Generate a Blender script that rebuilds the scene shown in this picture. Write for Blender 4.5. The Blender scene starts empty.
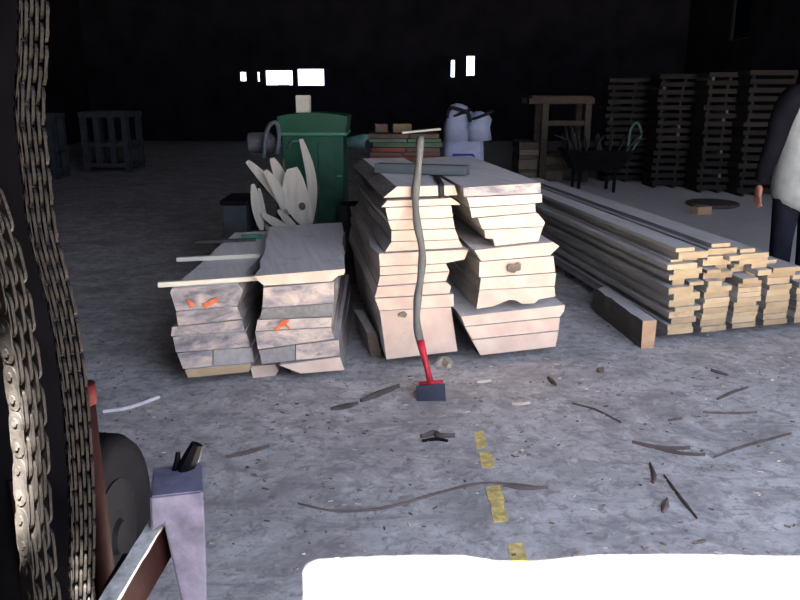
import bpy, bmesh, math, random
from mathutils import Vector, Matrix, noise
random.seed(7)
R = math.radians
sc = bpy.context.scene
COL = sc.collection
# ------------------------------------------------------------------ camera
CH, FPX, PITCH = 1.5, 760.0, 15.4
cam = bpy.data.cameras.new('camera'); cam.sensor_width = 36.0; cam.lens = 36.0*FPX/800.0
cam.clip_start = 0.02; cam.clip_end = 300
camo = bpy.data.objects.new('camera', cam); COL.objects.link(camo)
camo.location = (0, 0, CH); camo.rotation_euler = (R(90-PITCH), 0, 0)
sc.camera = camo
CP, SP = math.cos(R(PITCH)), math.sin(R(PITCH))
def ray(px, py):
    a, b = (px-400)/FPX, (300-py)/FPX
    return Vector((a, CP+b*SP, -SP+b*CP))
def at_z(px, py, z):
    d = ray(px, py); return Vector((0, 0, CH)) + d*((z-CH)/d.z)
def at_y(px, py, y):
    d = ray(px, py); return Vector((0, 0, CH)) + d*(y/d.y)
def ppm(y, z=0.6):                      # pixels per metre about there
    return FPX/(y*CP+(CH-z)*SP)

# ------------------------------------------------------------------ materials
MATS = {}
def newmat(name):
    m = bpy.data.materials.new(name); m.use_nodes = True
    nt = m.node_tree; b = nt.nodes['Principled BSDF']; MATS[name] = m
    return m, nt, b
def N(nt, t, **kw):
    n = nt.nodes.new(t)
    for k, v in kw.items():
        if k in n.inputs: n.inputs[k].default_value = v
        else: setattr(n, k, v)
    return n
def coords(nt, scale=(1, 1, 1), rnd=True):
    tc = N(nt, 'ShaderNodeTexCoord')
    v = tc.outputs['Object']
    if rnd:
        oi = N(nt, 'ShaderNodeObjectInfo')
        mul = N(nt, 'ShaderNodeMath', operation='MULTIPLY'); mul.inputs[1].default_value = 57.0
        nt.links.new(oi.outputs['Random'], mul.inputs[0])
        add = N(nt, 'ShaderNodeVectorMath', operation='ADD')
        nt.links.new(v, add.inputs[0]); nt.links.new(mul.outputs[0], add.inputs[1]); v = add.outputs[0]
    mp = N(nt, 'ShaderNodeMapping'); mp.inputs['Scale'].default_value = scale
    nt.links.new(v, mp.inputs['Vector'])
    return mp.outputs[0]
def nz(nt, vec, scale, detail=4, rough=0.6, dist=0.0):
    n = N(nt, 'ShaderNodeTexNoise'); n.inputs['Scale'].default_value = scale
    n.inputs['Detail'].default_value = detail; n.inputs['Roughness'].default_value = rough
    n.inputs['Distortion'].default_value = dist
    nt.links.new(vec, n.inputs['Vector']); return n.outputs['Fac']
def ramp(nt, fac, stops):
    r = N(nt, 'ShaderNodeValToRGB'); e = r.color_ramp.elements
    while len(e) < len(stops): e.new(0.5)
    for el, (p, c) in zip(e, stops):
        el.position = p; el.color = (*c, 1)
    nt.links.new(fac, r.inputs[0]); return r.outputs[0]
def mix(nt, fac, a, b, mode='MIX'):
    m = N(nt, 'ShaderNodeMix', data_type='RGBA', blend_type=mode)
    if isinstance(fac, (int, float)): m.inputs[0].default_value = fac
    else: nt.links.new(fac, m.inputs[0])
    for k, x in ((6, a), (7, b)):
        if isinstance(x, tuple): m.inputs[k].default_value = (*x, 1)
        else: nt.links.new(x, m.inputs[k])
    return m.outputs[2]
def bump(nt, b, h, strength=0.4, dist=0.01):
    bp = N(nt, 'ShaderNodeBump'); bp.inputs['Strength'].default_value = strength; bp.inputs['Distance'].default_value = dist
    nt.links.new(h, bp.inputs['Height']); nt.links.new(bp.outputs[0], b.inputs['Normal'])
def plain(name, col, rough=0.7, metal=0.0, var=0.35, scale=8.0, bmp=0.2, spec=0.3):
    m, nt, b = newmat(name)
    v = coords(nt)
    n1 = nz(nt, v, scale)
    lo = tuple(c*(1-var) for c in col); hi = tuple(min(1, c*(1+var)) for c in col)
    nt.links.new(ramp(nt, n1, [(0.3, lo), (0.7, hi)]), b.inputs['Base Color'])
    b.inputs['Roughness'].default_value = rough; b.inputs['Metallic'].default_value = metal
    b.inputs['Specular IOR Level'].default_value = spec
    if bmp: bump(nt, b, nz(nt, v, scale*5), bmp, 0.004)
    return m
def wood(name, lo, hi, along, rough=0.8, tint=0.25, stain=None, stain_at=(0.55, 0.7), sscale=5.0):
    """grain: noise stretched along one local axis; stain: dark blotches with a shape of their own"""
    m, nt, b = newmat(name)
    s = [30.0, 30.0, 30.0]
    if along is not None: s[along] = 1.6
    else: s = [9.0, 9.0, 22.0]
    v = coords(nt, tuple(s)); v1 = coords(nt)
    g = nz(nt, v, 1.0, 5, 0.65, 0.4)
    c = ramp(nt, g, [(0.3, lo), (0.68, hi)])
    oi = N(nt, 'ShaderNodeObjectInfo')
    c = mix(nt, tint, c, ramp(nt, oi.outputs['Random'], [(0.0, tuple(x*0.72 for x in lo)), (1.0, tuple(min(1, x*1.08) for x in hi))]))
    if stain:
        f = ramp(nt, nz(nt, v1, sscale, 5, 0.7), [(stain_at[0], (0, 0, 0)), (stain_at[1], (1, 1, 1))])
        c = mix(nt, f, c, stain)
    nt.links.new(c, b.inputs['Base Color'])
    b.inputs['Roughness'].default_value = rough; b.inputs['Specular IOR Level'].default_value = 0.25
    bump(nt, b, g, 0.35, 0.003)
    return m
def fresh_end():
    m, nt, b = newmat('fresh_sawn_end')
    v = coords(nt, (1, 1, 1))
    w = N(nt, 'ShaderNodeTexWave', wave_type='RINGS', rings_direction='Y'); w.inputs['Scale'].default_value = 2.2
    w.inputs['Distortion'].default_value = 3.0; w.inputs['Detail'].default_value = 2.0; w.inputs['Detail Scale'].default_value = 1.5
    nt.links.new(v, w.inputs['Vector'])
    c = ramp(nt, w.outputs['Fac'], [(0.0, (0.74, 0.555, 0.415)), (1.0, (0.80, 0.62, 0.475))])
    c = mix(nt, ramp(nt, nz(nt, v, 6, 4, 0.6), [(0.42, (0, 0, 0)), (0.66, (0.8, 0.8, 0.8))]), c, (0.66, 0.46, 0.36))
    c = mix(nt, ramp(nt, nz(nt, v, 30, 3, 0.6), [(0.66, (0, 0, 0)), (0.8, (0.3, 0.3, 0.3))]), c, (0.50, 0.37, 0.29))
    nt.links.new(c, b.inputs['Base Color']); b.inputs['Roughness'].default_value = 0.85
    b.inputs['Specular IOR Level'].default_value = 0.2
    bump(nt, b, nz(nt, v, 120), 0.2, 0.002)
    return m
def old_end(name, bias):
    m, nt, b = newmat(name)
    v = coords(nt, (4.5, 4.5, 9.0))
    n1 = nz(nt, v, 1.3, 5, 0.62, 0.6)
    c = ramp(nt, n1, [(0.36-bias, (0.13, 0.12, 0.13)), (0.47-bias, (0.30, 0.27, 0.27)), (0.56-bias, (0.48, 0.39, 0.34)), (0.68-bias, (0.70, 0.57, 0.46))])
    c = mix(nt, ramp(nt, nz(nt, v, 5, 4, 0.7), [(0.55, (0, 0, 0)), (0.7, (0.8, 0.8, 0.8))]), c, (0.16, 0.15, 0.17))
    nt.links.new(c, b.inputs['Base Color']); b.inputs['Roughness'].default_value = 0.9
    b.inputs['Specular IOR Level'].default_value = 0.15
    bump(nt, b, nz(nt, v, 12), 0.4, 0.004)
    return m
M = dict(
    end=fresh_end(), end_old=old_end('stained_sawn_end', 0.0), end_old2=old_end('half_clean_sawn_end', 0.07),
    top=wood('weathered_sawn_face', (0.62, 0.585, 0.56), (0.84, 0.80, 0.765), 1, stain=(0.36, 0.34, 0.34), stain_at=(0.55, 0.85)),
    bark=wood('waney_bark_edge', (0.17, 0.15, 0.14), (0.40, 0.36, 0.33), 1, rough=0.95),
    pale=wood('pale_sawn_lath', (0.74, 0.68, 0.52), (0.86, 0.81, 0.66), 0),
    tan_end=wood('tan_plank_end', (0.34, 0.235, 0.125), (0.56, 0.42, 0.25), None, tint=0.55, stain=(0.17, 0.12, 0.08), stain_at=(0.58, 0.8)),
    grey_plank=wood('grey_plank_face', (0.40, 0.385, 0.37), (0.70, 0.68, 0.66), 1, tint=0.45),
    grey_side=wood('grey_plank_edge', (0.06, 0.055, 0.05), (0.46, 0.44, 0.42), 1, tint=0.7),
    orange_end=wood('orange_beam_end', (0.42, 0.24, 0.13), (0.60, 0.38, 0.22), None),
    dark_wood=wood('dark_old_wood', (0.05, 0.042, 0.038), (0.12, 0.10, 0.09), 1),
    mid_wood=wood('brown_old_wood', (0.12, 0.09, 0.07), (0.25, 0.19, 0.145), None),
    sooty_wood=wood('sooty_brown_wood', (0.055, 0.042, 0.032), (0.12, 0.09, 0.065), None), dusty_strip=wood('dusty_bark_strip', (0.03, 0.027, 0.024), (0.065, 0.058, 0.052), None),
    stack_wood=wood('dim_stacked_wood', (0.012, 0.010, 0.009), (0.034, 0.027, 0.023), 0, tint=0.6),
    bark_dark=wood('loose_dark_bark', (0.055, 0.045, 0.04), (0.15, 0.12, 0.10), None, rough=0.95),
    batten=wood('grey_green_batten', (0.10, 0.108, 0.105), (0.17, 0.185, 0.178), 0),
    handle=wood('grey_worn_handle', (0.095, 0.094, 0.088), (0.16, 0.157, 0.147), 2),
    red=plain('red_paint', (0.42, 0.02, 0.035), 0.5, var=0.3),
    ram_red=plain('faded_red_paint', (0.06, 0.011, 0.010), 0.8, spec=0.08), dark_red=plain('dark_red_paint', (0.016, 0.006, 0.006), 0.7, var=0.5, spec=0.06),
    black_steel=plain('black_steel', (0.006, 0.006, 0.008), 0.6, var=0.4, spec=0.08),
    blade=plain('worn_dark_blade', (0.05, 0.055, 0.075), 0.45, 0.4, var=0.4),
    chain=plain('rusty_chain_steel', (0.02, 0.018, 0.017), 0.6, 0.0, var=0.5, scale=60, bmp=0.3, spec=0.10),
    rubber=plain('black_rubber', (0.006, 0.006, 0.008), 0.95, var=0.3, spec=0.04),
    blue_steel=plain('scuffed_blue_grey_steel', (0.22, 0.215, 0.30), 0.5, 0.15, var=0.45, scale=14, bmp=0.3),
    green=plain('green_machine_paint', (0.009, 0.072, 0.036), 0.45, var=0.22, scale=3, bmp=0.05),
    green_dark=plain('dark_green_paint', (0.012, 0.07, 0.04), 0.5, var=0.3),
    green_trim=plain('pale_green_trim', (0.06, 0.22, 0.13), 0.5, var=0.2),
    teal=plain('teal_grey_metal', (0.07, 0.14, 0.125), 0.5, var=0.3),
    motor=plain('dusty_grey_motor', (0.11, 0.12, 0.125), 0.6, 0.1), grey_metal=plain('dull_grey_metal', (0.06, 0.066, 0.072), 0.55, 0.2, var=0.3),
    box=plain('cream_box_card', (0.55, 0.52, 0.42), 0.8, var=0.15),
    bag=plain('white_woven_bag', (0.36, 0.40, 0.54), 0.85, var=0.16, scale=10, bmp=0.5),
    strap=plain('black_webbing', (0.014, 0.014, 0.016), 0.8, var=0.3),
    blue=plain('blue_plastic', (0.03, 0.10, 0.55), 0.45, var=0.2),
    wallm=plain('sooty_wall_boards', (0.022, 0.021, 0.027), 0.95, var=0.4, scale=1.2, bmp=0.1, spec=0.1),
    ceil=plain('sooty_roof_boards', (0.025, 0.024, 0.026), 0.95, var=0.4, scale=1.0, bmp=0.0, spec=0.1),
    yellow=plain('worn_yellow_paint', (0.70, 0.55, 0.20), 0.8, var=0.4, scale=30),
    orange=plain('orange_mark_paint', (0.68, 0.16, 0.06), 0.8, var=0.35, scale=40),
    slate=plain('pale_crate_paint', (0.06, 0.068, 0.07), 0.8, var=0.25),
    skin=plain('skin', (0.24, 0.10, 0.075), 0.6, var=0.1), hair=plain('dark_hair', (0.03, 0.02, 0.015), 0.8),
    vest=plain('light_grey_vest', (0.22, 0.24, 0.24), 0.9, var=0.15, scale=16, bmp=0.4),
    sleeve=plain('black_sleeve', (0.006, 0.006, 0.009), 0.95, spec=0.03), trousers=plain('dark_navy_trousers', (0.009, 0.010, 0.016), 0.95, spec=0.03),
    chip=wood('pale_wood_chip', (0.45, 0.36, 0.26), (0.75, 0.64, 0.50), None),
    outdoor=plain('dry_yard_dirt', (0.055, 0.042, 0.03), 0.95, var=0.15, scale=1.0),
)
PAINT = {k: plain(k+'_painted_plank', c, 0.8, var=0.35, scale=5) for k, c in
         dict(rust=(0.17, 0.05, 0.035), moss=(0.06, 0.10, 0.055), ochre=(0.20, 0.145, 0.07), brown=(0.10, 0.065, 0.045), sage=(0.11, 0.14, 0.10)).items()}
def concrete():
    m, nt, b = newmat('dusty_concrete')
    tc = N(nt, 'ShaderNodeTexCoord'); v = tc.outputs['Object']
    n1 = nz(nt, v, 0.9, 6, 0.65, 0.4); n2 = nz(nt, v, 5.0, 6, 0.7, 0.3); n3 = nz(nt, v, 38.0, 3, 0.7)
    c = ramp(nt, n1, [(0.30, (0.36, 0.345, 0.335)), (0.7, (0.60, 0.585, 0.57))])
    c = mix(nt, ramp(nt, n2, [(0.42, (0, 0, 0)), (0.62, (0.8, 0.8, 0.8))]), c, (0.68, 0.665, 0.65))
    c = mix(nt, ramp(nt, n3, [(0.56, (0, 0, 0)), (0.72, (0.8, 0.8, 0.8))]), c, (0.27, 0.25, 0.24))
    mp = N(nt, 'ShaderNodeMapping'); mp.inputs['Scale'].default_value = (0.5, 2.6, 1); nt.links.new(v, mp.inputs[0])
    c = mix(nt, ramp(nt, nz(nt, mp.outputs[0], 5.0, 5, 0.7, 0.8), [(0.52, (0, 0, 0)), (0.70, (0.75, 0.75, 0.75))]), c, (0.27, 0.25, 0.245))
    c = mix(nt, ramp(nt, nz(nt, v, 15.0, 4, 0.75, 0.5), [(0.50, (0, 0, 0)), (0.62, (0.75, 0.75, 0.75))]), c, (0.26, 0.24, 0.235))
    c = mix(nt, ramp(nt, nz(nt, v, 9.0, 3, 0.7, 0.3), [(0.58, (0, 0, 0)), (0.68, (0.7, 0.7, 0.7))]), c, (0.74, 0.72, 0.70))
    n5 = nz(nt, v, 2.3, 7, 0.72, 0.9)
    c = mix(nt, ramp(nt, n5, [(0.48, (0, 0, 0)), (0.64, (0.85, 0.85, 0.85))]), c, (0.29, 0.275, 0.27))
    sp = N(nt, 'ShaderNodeSeparateXYZ'); nt.links.new(v, sp.inputs[0])
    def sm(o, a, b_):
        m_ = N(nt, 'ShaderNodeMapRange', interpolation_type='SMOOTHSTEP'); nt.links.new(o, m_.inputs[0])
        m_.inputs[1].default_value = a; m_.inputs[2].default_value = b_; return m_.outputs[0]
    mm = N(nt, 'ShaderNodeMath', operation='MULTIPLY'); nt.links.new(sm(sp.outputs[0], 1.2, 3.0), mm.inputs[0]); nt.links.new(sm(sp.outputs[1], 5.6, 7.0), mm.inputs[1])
    c = mix(nt, mm.outputs[0], c, mix(nt, 0.75, c, (0.86, 0.84, 0.81)))      # floor paler towards the right and the back
    c = mix(nt, sm(sp.outputs[1], 1.85, 1.60), c, (0.055, 0.048, 0.042))     # unseen floor by the doorway, darkened to cut the sun's bounce
    nt.links.new(c, b.inputs['Base Color']); b.inputs['Roughness'].default_value = 0.9
    b.inputs['Specular IOR Level'].default_value = 0.25
    bump(nt, b, n2, 0.3, 0.02)
    return m
M['concrete'] = concrete()
def glass():
    m, nt, b = newmat('dusty_window_glass')
    nt.nodes.remove(b)
    t = N(nt, 'ShaderNodeBsdfTransparent'); g = N(nt, 'ShaderNodeBsdfGlossy', Roughness=0.1); x = N(nt, 'ShaderNodeMixShader')
    x.inputs[0].default_value = 0.08
    nt.links.new(t.outputs[0], x.inputs[1]); nt.links.new(g.outputs[0], x.inputs[2])
    nt.links.new(x.outputs[0], nt.nodes['Material Output'].inputs[0])
    return m
M['glass'] = glass()
def sheet():
    m, nt, b = newmat('soiled_plastic_sheet')
    nt.nodes.remove(b); t = N(nt, 'ShaderNodeBsdfTranslucent'); t.inputs[0].default_value = (0.006, 0.010, 0.014, 1)
    nt.links.new(t.outputs[0], nt.nodes['Material Output'].inputs[0])
    return m
M['sheet'] = sheet()

# ------------------------------------------------------------------ object helpers
def link(name, me, mats, parent=None, loc=None, rz=0.0):
    o = bpy.data.objects.new(name, me); COL.objects.link(o)
    for m in (mats if isinstance(mats, (list, tuple)) else [mats]):
        if m.name not in [x.name for x in me.materials]: me.materials.append(m)
    if loc is not None: o.location = loc
    if rz: o.rotation_euler[2] = rz
    if parent: o.parent = parent
    return o
def mesh_of(bm, name='mesh', smooth=False):
    bmesh.ops.recalc_face_normals(bm, faces=bm.faces[:])
    me = bpy.data.meshes.new(name); bm.to_mesh(me); bm.free()
    if smooth:
        for p in me.polygons: p.use_smooth = True
    return me
def obj(name, bm, mats, parent=None, loc=None, rz=0.0, smooth=False):
    return link(name, mesh_of(bm, name, smooth), mats, parent, loc, rz)
def tag(o, label, cat, group=None, kind=None):
    if label:
        o['label'] = label
        if len(label.split()) > 16: print('LONG', len(label.split()), label)
    if cat: o['category'] = cat
    if group: o['group'] = group
    if kind: o['kind'] = kind
    return o
def empty(name, loc, label, cat, group=None, rz=0.0):
    o = bpy.data.objects.new(name, None); COL.objects.link(o); o.location = loc; o.rotation_euler[2] = rz
    o.empty_display_size = 0.1
    return tag(o, label, cat, group)
def struct(name, bm, mats, parent=None):
    o = obj(name, bm, mats, parent)
    if not parent: o['kind'] = 'structure'
    return o
def add_box(bm, x0, x1, y0, y1, z0, z1, mat=0, bevel=0.0, mtx=None):
    vs = [bm.verts.new((x, y, z)) for x in (x0, x1) for y in (y0, y1) for z in (z0, z1)]
    fs = [bm.faces.new([vs[i] for i in q]) for q in ((0, 1, 3, 2), (4, 6, 7, 5), (0, 4, 5, 1), (2, 3, 7, 6), (0, 2, 6, 4), (1, 5, 7, 3))]
    for f in fs: f.material_index = mat
    if mtx is not None: bmesh.ops.transform(bm, matrix=mtx, verts=vs)
    if bevel:
        es = list({e for f in fs for e in f.edges})
        bmesh.ops.bevel(bm, geom=es, offset=bevel, segments=2, affect='EDGES', profile=0.5)
    return bm
def box(*a, **k):
    return add_box(bmesh.new(), *a, **k)
def add_tube(bm, pts, rad, n=10, mat=0, cap=True, flat=1.0):
    pts = [Vector(p) for p in pts]
    rads = rad if isinstance(rad, (list, tuple)) else [rad]*len(pts)
    rings, up = [], None
    for i, p in enumerate(pts):
        t = (pts[min(i+1, len(pts)-1)]-pts[max(i-1, 0)]).normalized()
        if up is None:
            up = Vector((0, 0, 1)) if abs(t.z) < 0.9 else Vector((1, 0, 0))
        a = t.cross(up).normalized(); b = a.cross(t).normalized(); up = b
        rings.append([bm.verts.new(p + (a*math.cos(2*math.pi*k/n) + b*flat*math.sin(2*math.pi*k/n))*rads[i]) for k in range(n)])
    for r0, r1 in zip(rings, rings[1:]):
        for k in range(n):
            f = bm.faces.new((r0[k], r0[(k+1) % n], r1[(k+1) % n], r1[k])); f.material_index = mat
    if cap:
        for r in (rings[0][::-1], rings[-1]):
            f = bm.faces.new(r); f.material_index = mat
    return bm
def add_lathe(bm, prof, n=32, mat=0):
    rings = [[bm.verts.new((r*math.cos(2*math.pi*k/n), r*math.sin(2*math.pi*k/n), z)) for k in range(n)] for r, z in prof]
    for r0, r1 in zip(rings, rings[1:]):
        for k in range(n):
            f = bm.faces.new((r0[k], r0[(k+1) % n], r1[(k+1) % n], r1[k])); f.material_index = mat
    bm.faces.new(rings[0][::-1]).material_index = mat; bm.faces.new(rings[-1]).material_index = mat
    return bm
def catmull(pts, n=6):
    P = [Vector(p) for p in pts]; P = [2*P[0]-P[1]] + P + [2*P[-1]-P[-2]]
    out = []
    for i in range(1, len(P)-2):
        for k in range(n):
            t = k/n
            out.append(0.5*((2*P[i]) + (P[i+1]-P[i-1])*t + (2*P[i-1]-5*P[i]+4*P[i+1]-P[i+2])*t*t + (3*P[i]-P[i-1]-3*P[i+1]+P[i+2])*t**3))
    out.append(P[-2]); return out

# ------------------------------------------------------------------ the hall
XL, XR, YF, YB, ZC = -9.5, 8.6, -0.45, 24.0, 6.0
SL = -0.13                               # the sun's sideways drift per metre it travels inwards
DX0, DX1, DZ = -0.62, 6.5, 5.3         # the open doorway behind the camera
struct('floor', box(XL-0.3, XR+0.3, YF-0.1, YB+0.3, -0.2, 0.0), M['concrete'])
struct('exterior_ground', box(-40, 40, -60, YF-0.1, -0.22, -0.02), M['outdoor'])
struct('ceiling', box(XL-0.3, XR+0.3, YF-0.1, YB+0.3, ZC, ZC+0.2), M['ceil'])
fw = bmesh.new()
add_box(fw, XL-0.3, DX0, YF-0.1, YF, 0, ZC); add_box(fw, DX1, XR+0.3, YF-0.1, YF, 0, ZC); xs = [DX0, 0.0, 0.12, 0.3, 0.55, 0.66, 0.80, 1.0, 1.3, 1.6, 2.0, 2.6, 3.4, DX1]; drop = [0.06, 0.06, 0.03, 0.0, -0.01, 0.05, 0.06, -0.01, -0.02, 0.0, 0.02, 0.04, 0.06, 0.06]
for xa_, xb_, da, db in zip(xs, xs[1:], drop, drop[1:]):  # unseen lintel edge, made uneven to give the sun patch a wavy rim
    n_ = 4
    for k in range(n_):
        f0 = da+(db-da)*(k+0.5)/n_
        add_box(fw, xa_+(xb_-xa_)*k/n_, xa_+(xb_-xa_)*(k+1)/n_, YF-0.1, YF, DZ-f0, ZC)
struct('wall_front', fw, M['wallm'])
struct('wall_left', box(XL-0.3, XL, YF, YB, 0, ZC), M['wallm'])
TE = DZ/(2.17-(YF-0.1))                   # the sun's fall per metre: its edge meets the floor 2.17 m in
# unseen slotted blocker, added to shade the bracket and sunlight only the near chain
GY = YF+0.03
def to_blocker(p): k = p.y-GY; return p.x-SL*k, p.z+TE*k
gx, gz1 = to_blocker(at_y(17, 345, 0.8)); _, gz0 = to_blocker(at_y(30, 556, 0.8))
bx, bz1 = to_blocker(at_y(214, 440, 1.25))
gl0, gl1 = to_blocker(Vector((-0.450, 0.78, 1)))[0], to_blocker(Vector((-0.4255, 0.78, 1)))[0]
gz0, gz1 = to_blocker(Vector((-0.42, 0.75, 0.975)))[1], to_blocker(Vector((-0.426, 0.79, 1.235)))[1]
gb = bmesh.new()
add_box(gb, -2.2, gl0, GY-0.02, GY+0.02, 0.02, 4.5); add_box(gb, gl1, 0.25, GY-0.02, GY+0.02, 0.02, 4.5)
add_box(gb, gl0, gl1, GY-0.02, GY+0.02, 0.02, gz0); add_box(gb, gl0, gl1, GY-0.02, GY+0.02, gz1, 4.5)
add_box(gb, -2.2, 0.06, GY-0.02, GY+0.02, 4.5, 5.4)  # upper part added to cut off the sun patch at its left
struct('door_1', gb, M['wallm'])
print('GATE', gx, gz0, gz1, bx, bz1, TE)
def wall_with_holes(name, along, a0, a1, holes, fixed0, fixed1):
    """a wall in the plane of one axis, real rectangular openings (a0, a1, z0, z1)"""
    bm = bmesh.new(); cuts = sorted({a0, a1, *[h[0] for h in holes], *[h[1] for h in holes]})
    for u0, u1 in zip(cuts, cuts[1:]):
        zs = sorted((h[2], h[3]) for h in holes if h[0] <= u0+1e-6 and h[1] >= u1-1e-6)
        z = 0.0
        for z0, z1 in zs + [(ZC, ZC)]:
            if z0 > z+1e-4:
                if along == 'x': add_box(bm, u0, u1, fixed0, fixed1, z, z0)
                else: add_box(bm, fixed0, fixed1, u0, u1, z, z0)
            z = z1
    return struct(name, bm, M['wallm'])
def hole(px0, py0, px1, py1, y):
    a, b = at_y(px0, py1, y), at_y(px1, py0, y); return (a.x, b.x, a.z, b.z)
back = [hole(265, 69.5, 293, 86, YB), hole(297, 68, 324.5, 86.5, YB), hole(256.5, 71, 260, 82.5, YB), hole(239, 71, 246.5, 82, YB),
        hole(450, 59, 456, 78, YB), hole(465.5, 55, 476, 76.5, YB)]
wall_with_holes('wall_back', 'x', XL-0.3, XR+0.3, back, YB, YB+0.3)
def right_y(px):                          # depth at which a column of the picture meets the right wall
    d = ray(px, 60); return XR/d.x*d.y
side = []
for px0, px1, py0, py1 in ((672, 681, 20, 56), (727, 745, -12, 40)):
    y1, y0 = right_y(px0), right_y(px1); ym = (y0+y1)/2
    za, zb = at_y(0, py1, ym).z, at_y(0, py0, ym).z
    side.append((y0, y1, za, min(zb, ZC-0.3)))
wall_with_holes('wall_right', 'y', YF, YB, side, XR, XR+0.3)
n = 0
for k, (a, b, z0, z1) in enumerate(back):
    n += 1; t = 0.03
    f = bmesh.new()
    add_box(f, a, a+t, YB+0.04, YB+0.12, z0, z1); add_box(f, b-t, b, YB+0.04, YB+0.12, z0, z1)
    add_box(f, a+t, b-t, YB+0.04, YB+0.12, z0, z0+t); add_box(f, a+t, b-t, YB+0.04, YB+0.12, z1-t, z1)
    fr = struct('window_%d' % n, f, M['dark_wood'])
    obj('window_pane', box(a+t, b-t, YB+0.07, YB+0.08, z0+t, z1-t), M['glass'], fr)
for k, (a, b, z0, z1) in enumerate(side):
    n += 1; t = 0.05
    f = bmesh.new()
    add_box(f, XR+0.05, XR+0.13, a, a+t, z0, z1); add_box(f, XR+0.05, XR+0.13, b-t, b, z0, z1)
    add_box(f, XR+0.05, XR+0.13, a+t, b-t, z0, z0+t); add_box(f, XR+0.05, XR+0.13, a+t, b-t, z1-t, z1)
    fr = struct('window_%d' % n, f, M['dark_wood'])
    obj('window_pane', box(XR+0.07, XR+0.09, a+t, b-t, z0+t, z1-t), M['sheet'], fr)
# outside the far windows: a shed roof across the yard, seen through the left bright pane
tag(obj('outside_shed', box(-5.35, -4.62, YB+6, YB+9, 0, 1.95), M['grey_metal']), 'dark shed outside, seen through the bright window of the far wall', 'shed')
# worn yellow line on the floor
for k, q in enumerate(([(474, 432), (483, 431), (486, 448), (477, 449)], [(479, 452), (490, 452), (494, 467), (482, 468)],
                       [(485, 487), (500, 486), (508, 521), (494, 523)], [(508, 545), (523, 543), (530, 566), (514, 567)])):
    bm = bmesh.new(); pts = [at_z(x, y, 0) for x, y in q]; vs = []
    m = 9
    lo, hi = [], []
    for i in range(4):
        for j in range(m):
            p = pts[i].lerp(pts[(i+1) % 4], j/m); w = noise.noise(p*14)*0.012
            c = sum(pts, Vector())/4; p = p + (p-c).normalized()*w
            lo.append(bm.verts.new((p.x, p.y, 0.0))); hi.append(bm.verts.new((p.x, p.y, 0.002)))
    bm.faces.new(hi); L = len(hi)
    for i in range(L): bm.faces.new((lo[i], lo[(i+1) % L], hi[(i+1) % L], hi[i]))
    struct('floor_marking_%d' % (k+1), bm, M['yellow'])

# ------------------------------------------------------------------ sawn boards
class Front:
    """the upright plane in which the ends of one stack stand, got from two points of its lowest edge"""
    def __init__(s, a, b, z=0.06):
        p, q = at_z(*a, z), at_z(*b, z); s.p = Vector((p.x, p.y, 0)); s.u = Vector((q.x-p.x, q.y-p.y, 0)).normalized()
        s.n = Vector((-s.u.y, s.u.x, 0)); s.rz = math.atan2(s.u.y, s.u.x)
    def sz(s, px, py, off=0.0):
        d = ray(px, py); o = Vector((0, 0, CH)); p0 = s.p+s.n*off
        t = (p0-o).dot(s.n)/d.dot(s.n); w = o+d*t
        return (w-s.p).dot(s.u), w.z
def board(name, fr, poly, length, head, mats, off=0.0, wob=0.012, seg=8, shrink=0.0012, taper=0.0, seed=0, parent=None):
    """poly: outline of the end (pixels -> metres in the front plane); head: degrees left of straight ahead"""
    P = [fr.sz(x, y, off) for x, y in poly]
    cs = sum(p[0] for p in P)/len(P); cz = sum(p[1] for p in P)/len(P)
    zmin = min(p[1] for p in P)
    P = [(s_, z_ + (shrink if z_ < cz else -shrink)) for s_, z_ in P]
    sh = math.tan(-R(head)-fr.rz)*-1.0
    # heading in the stack's own frame: local y is fr.n, local x is fr.u
    dv = Vector((-math.sin(R(head)), math.cos(R(head)), 0)); lx, ly = dv.dot(fr.u), dv.dot(fr.n)
    bm = bmesh.new(); rings = []
    smin, smax = min(p[0] for p in P), max(p[0] for p in P)
    for k in range(seg+1):
        t = k/seg*length; ring = []
        for s_, z_ in P:
            f = (s_-cs)/max(1e-6, (smax-smin)/2)
            w = wob*noise.noise(Vector((t*2.2, (2 if f > 0 else -2)+seed*3.7, z_*6))) * (1 if k else 0)
            ring.append(bm.verts.new((s_-cs + lx*t + w*f*1.6 - taper*f*k/seg, ly*t, z_-zmin)))
        rings.append(ring)
    n = len(P)
    f = bm.faces.new(rings[0]); f.material_index = 0
    f = bm.faces.new(rings[-1][::-1]); f.material_index = 0
    for i in range(n):
        j = (i+1) % n
        flat = abs(P[i][1]-P[j][1]) < 0.55*abs(P[i][0]-P[j][0])
        for r0, r1 in zip(rings, rings[1:]):
            q = bm.faces.new((r0[i], r1[i], r1[j], r0[j])); q.material_index = 1 if flat else 2
    loc = fr.p + fr.u*cs + fr.n*off; loc.z = zmin
    o = obj(name, bm, mats, parent, loc, fr.rz)
    return o
WOODF = [M['end'], M['top'], M['bark']]
OLD = [M['end_old'], M['top'], M['bark']]; OLD2 = [M['end_old2'], M['top'], M['bark']]

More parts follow.
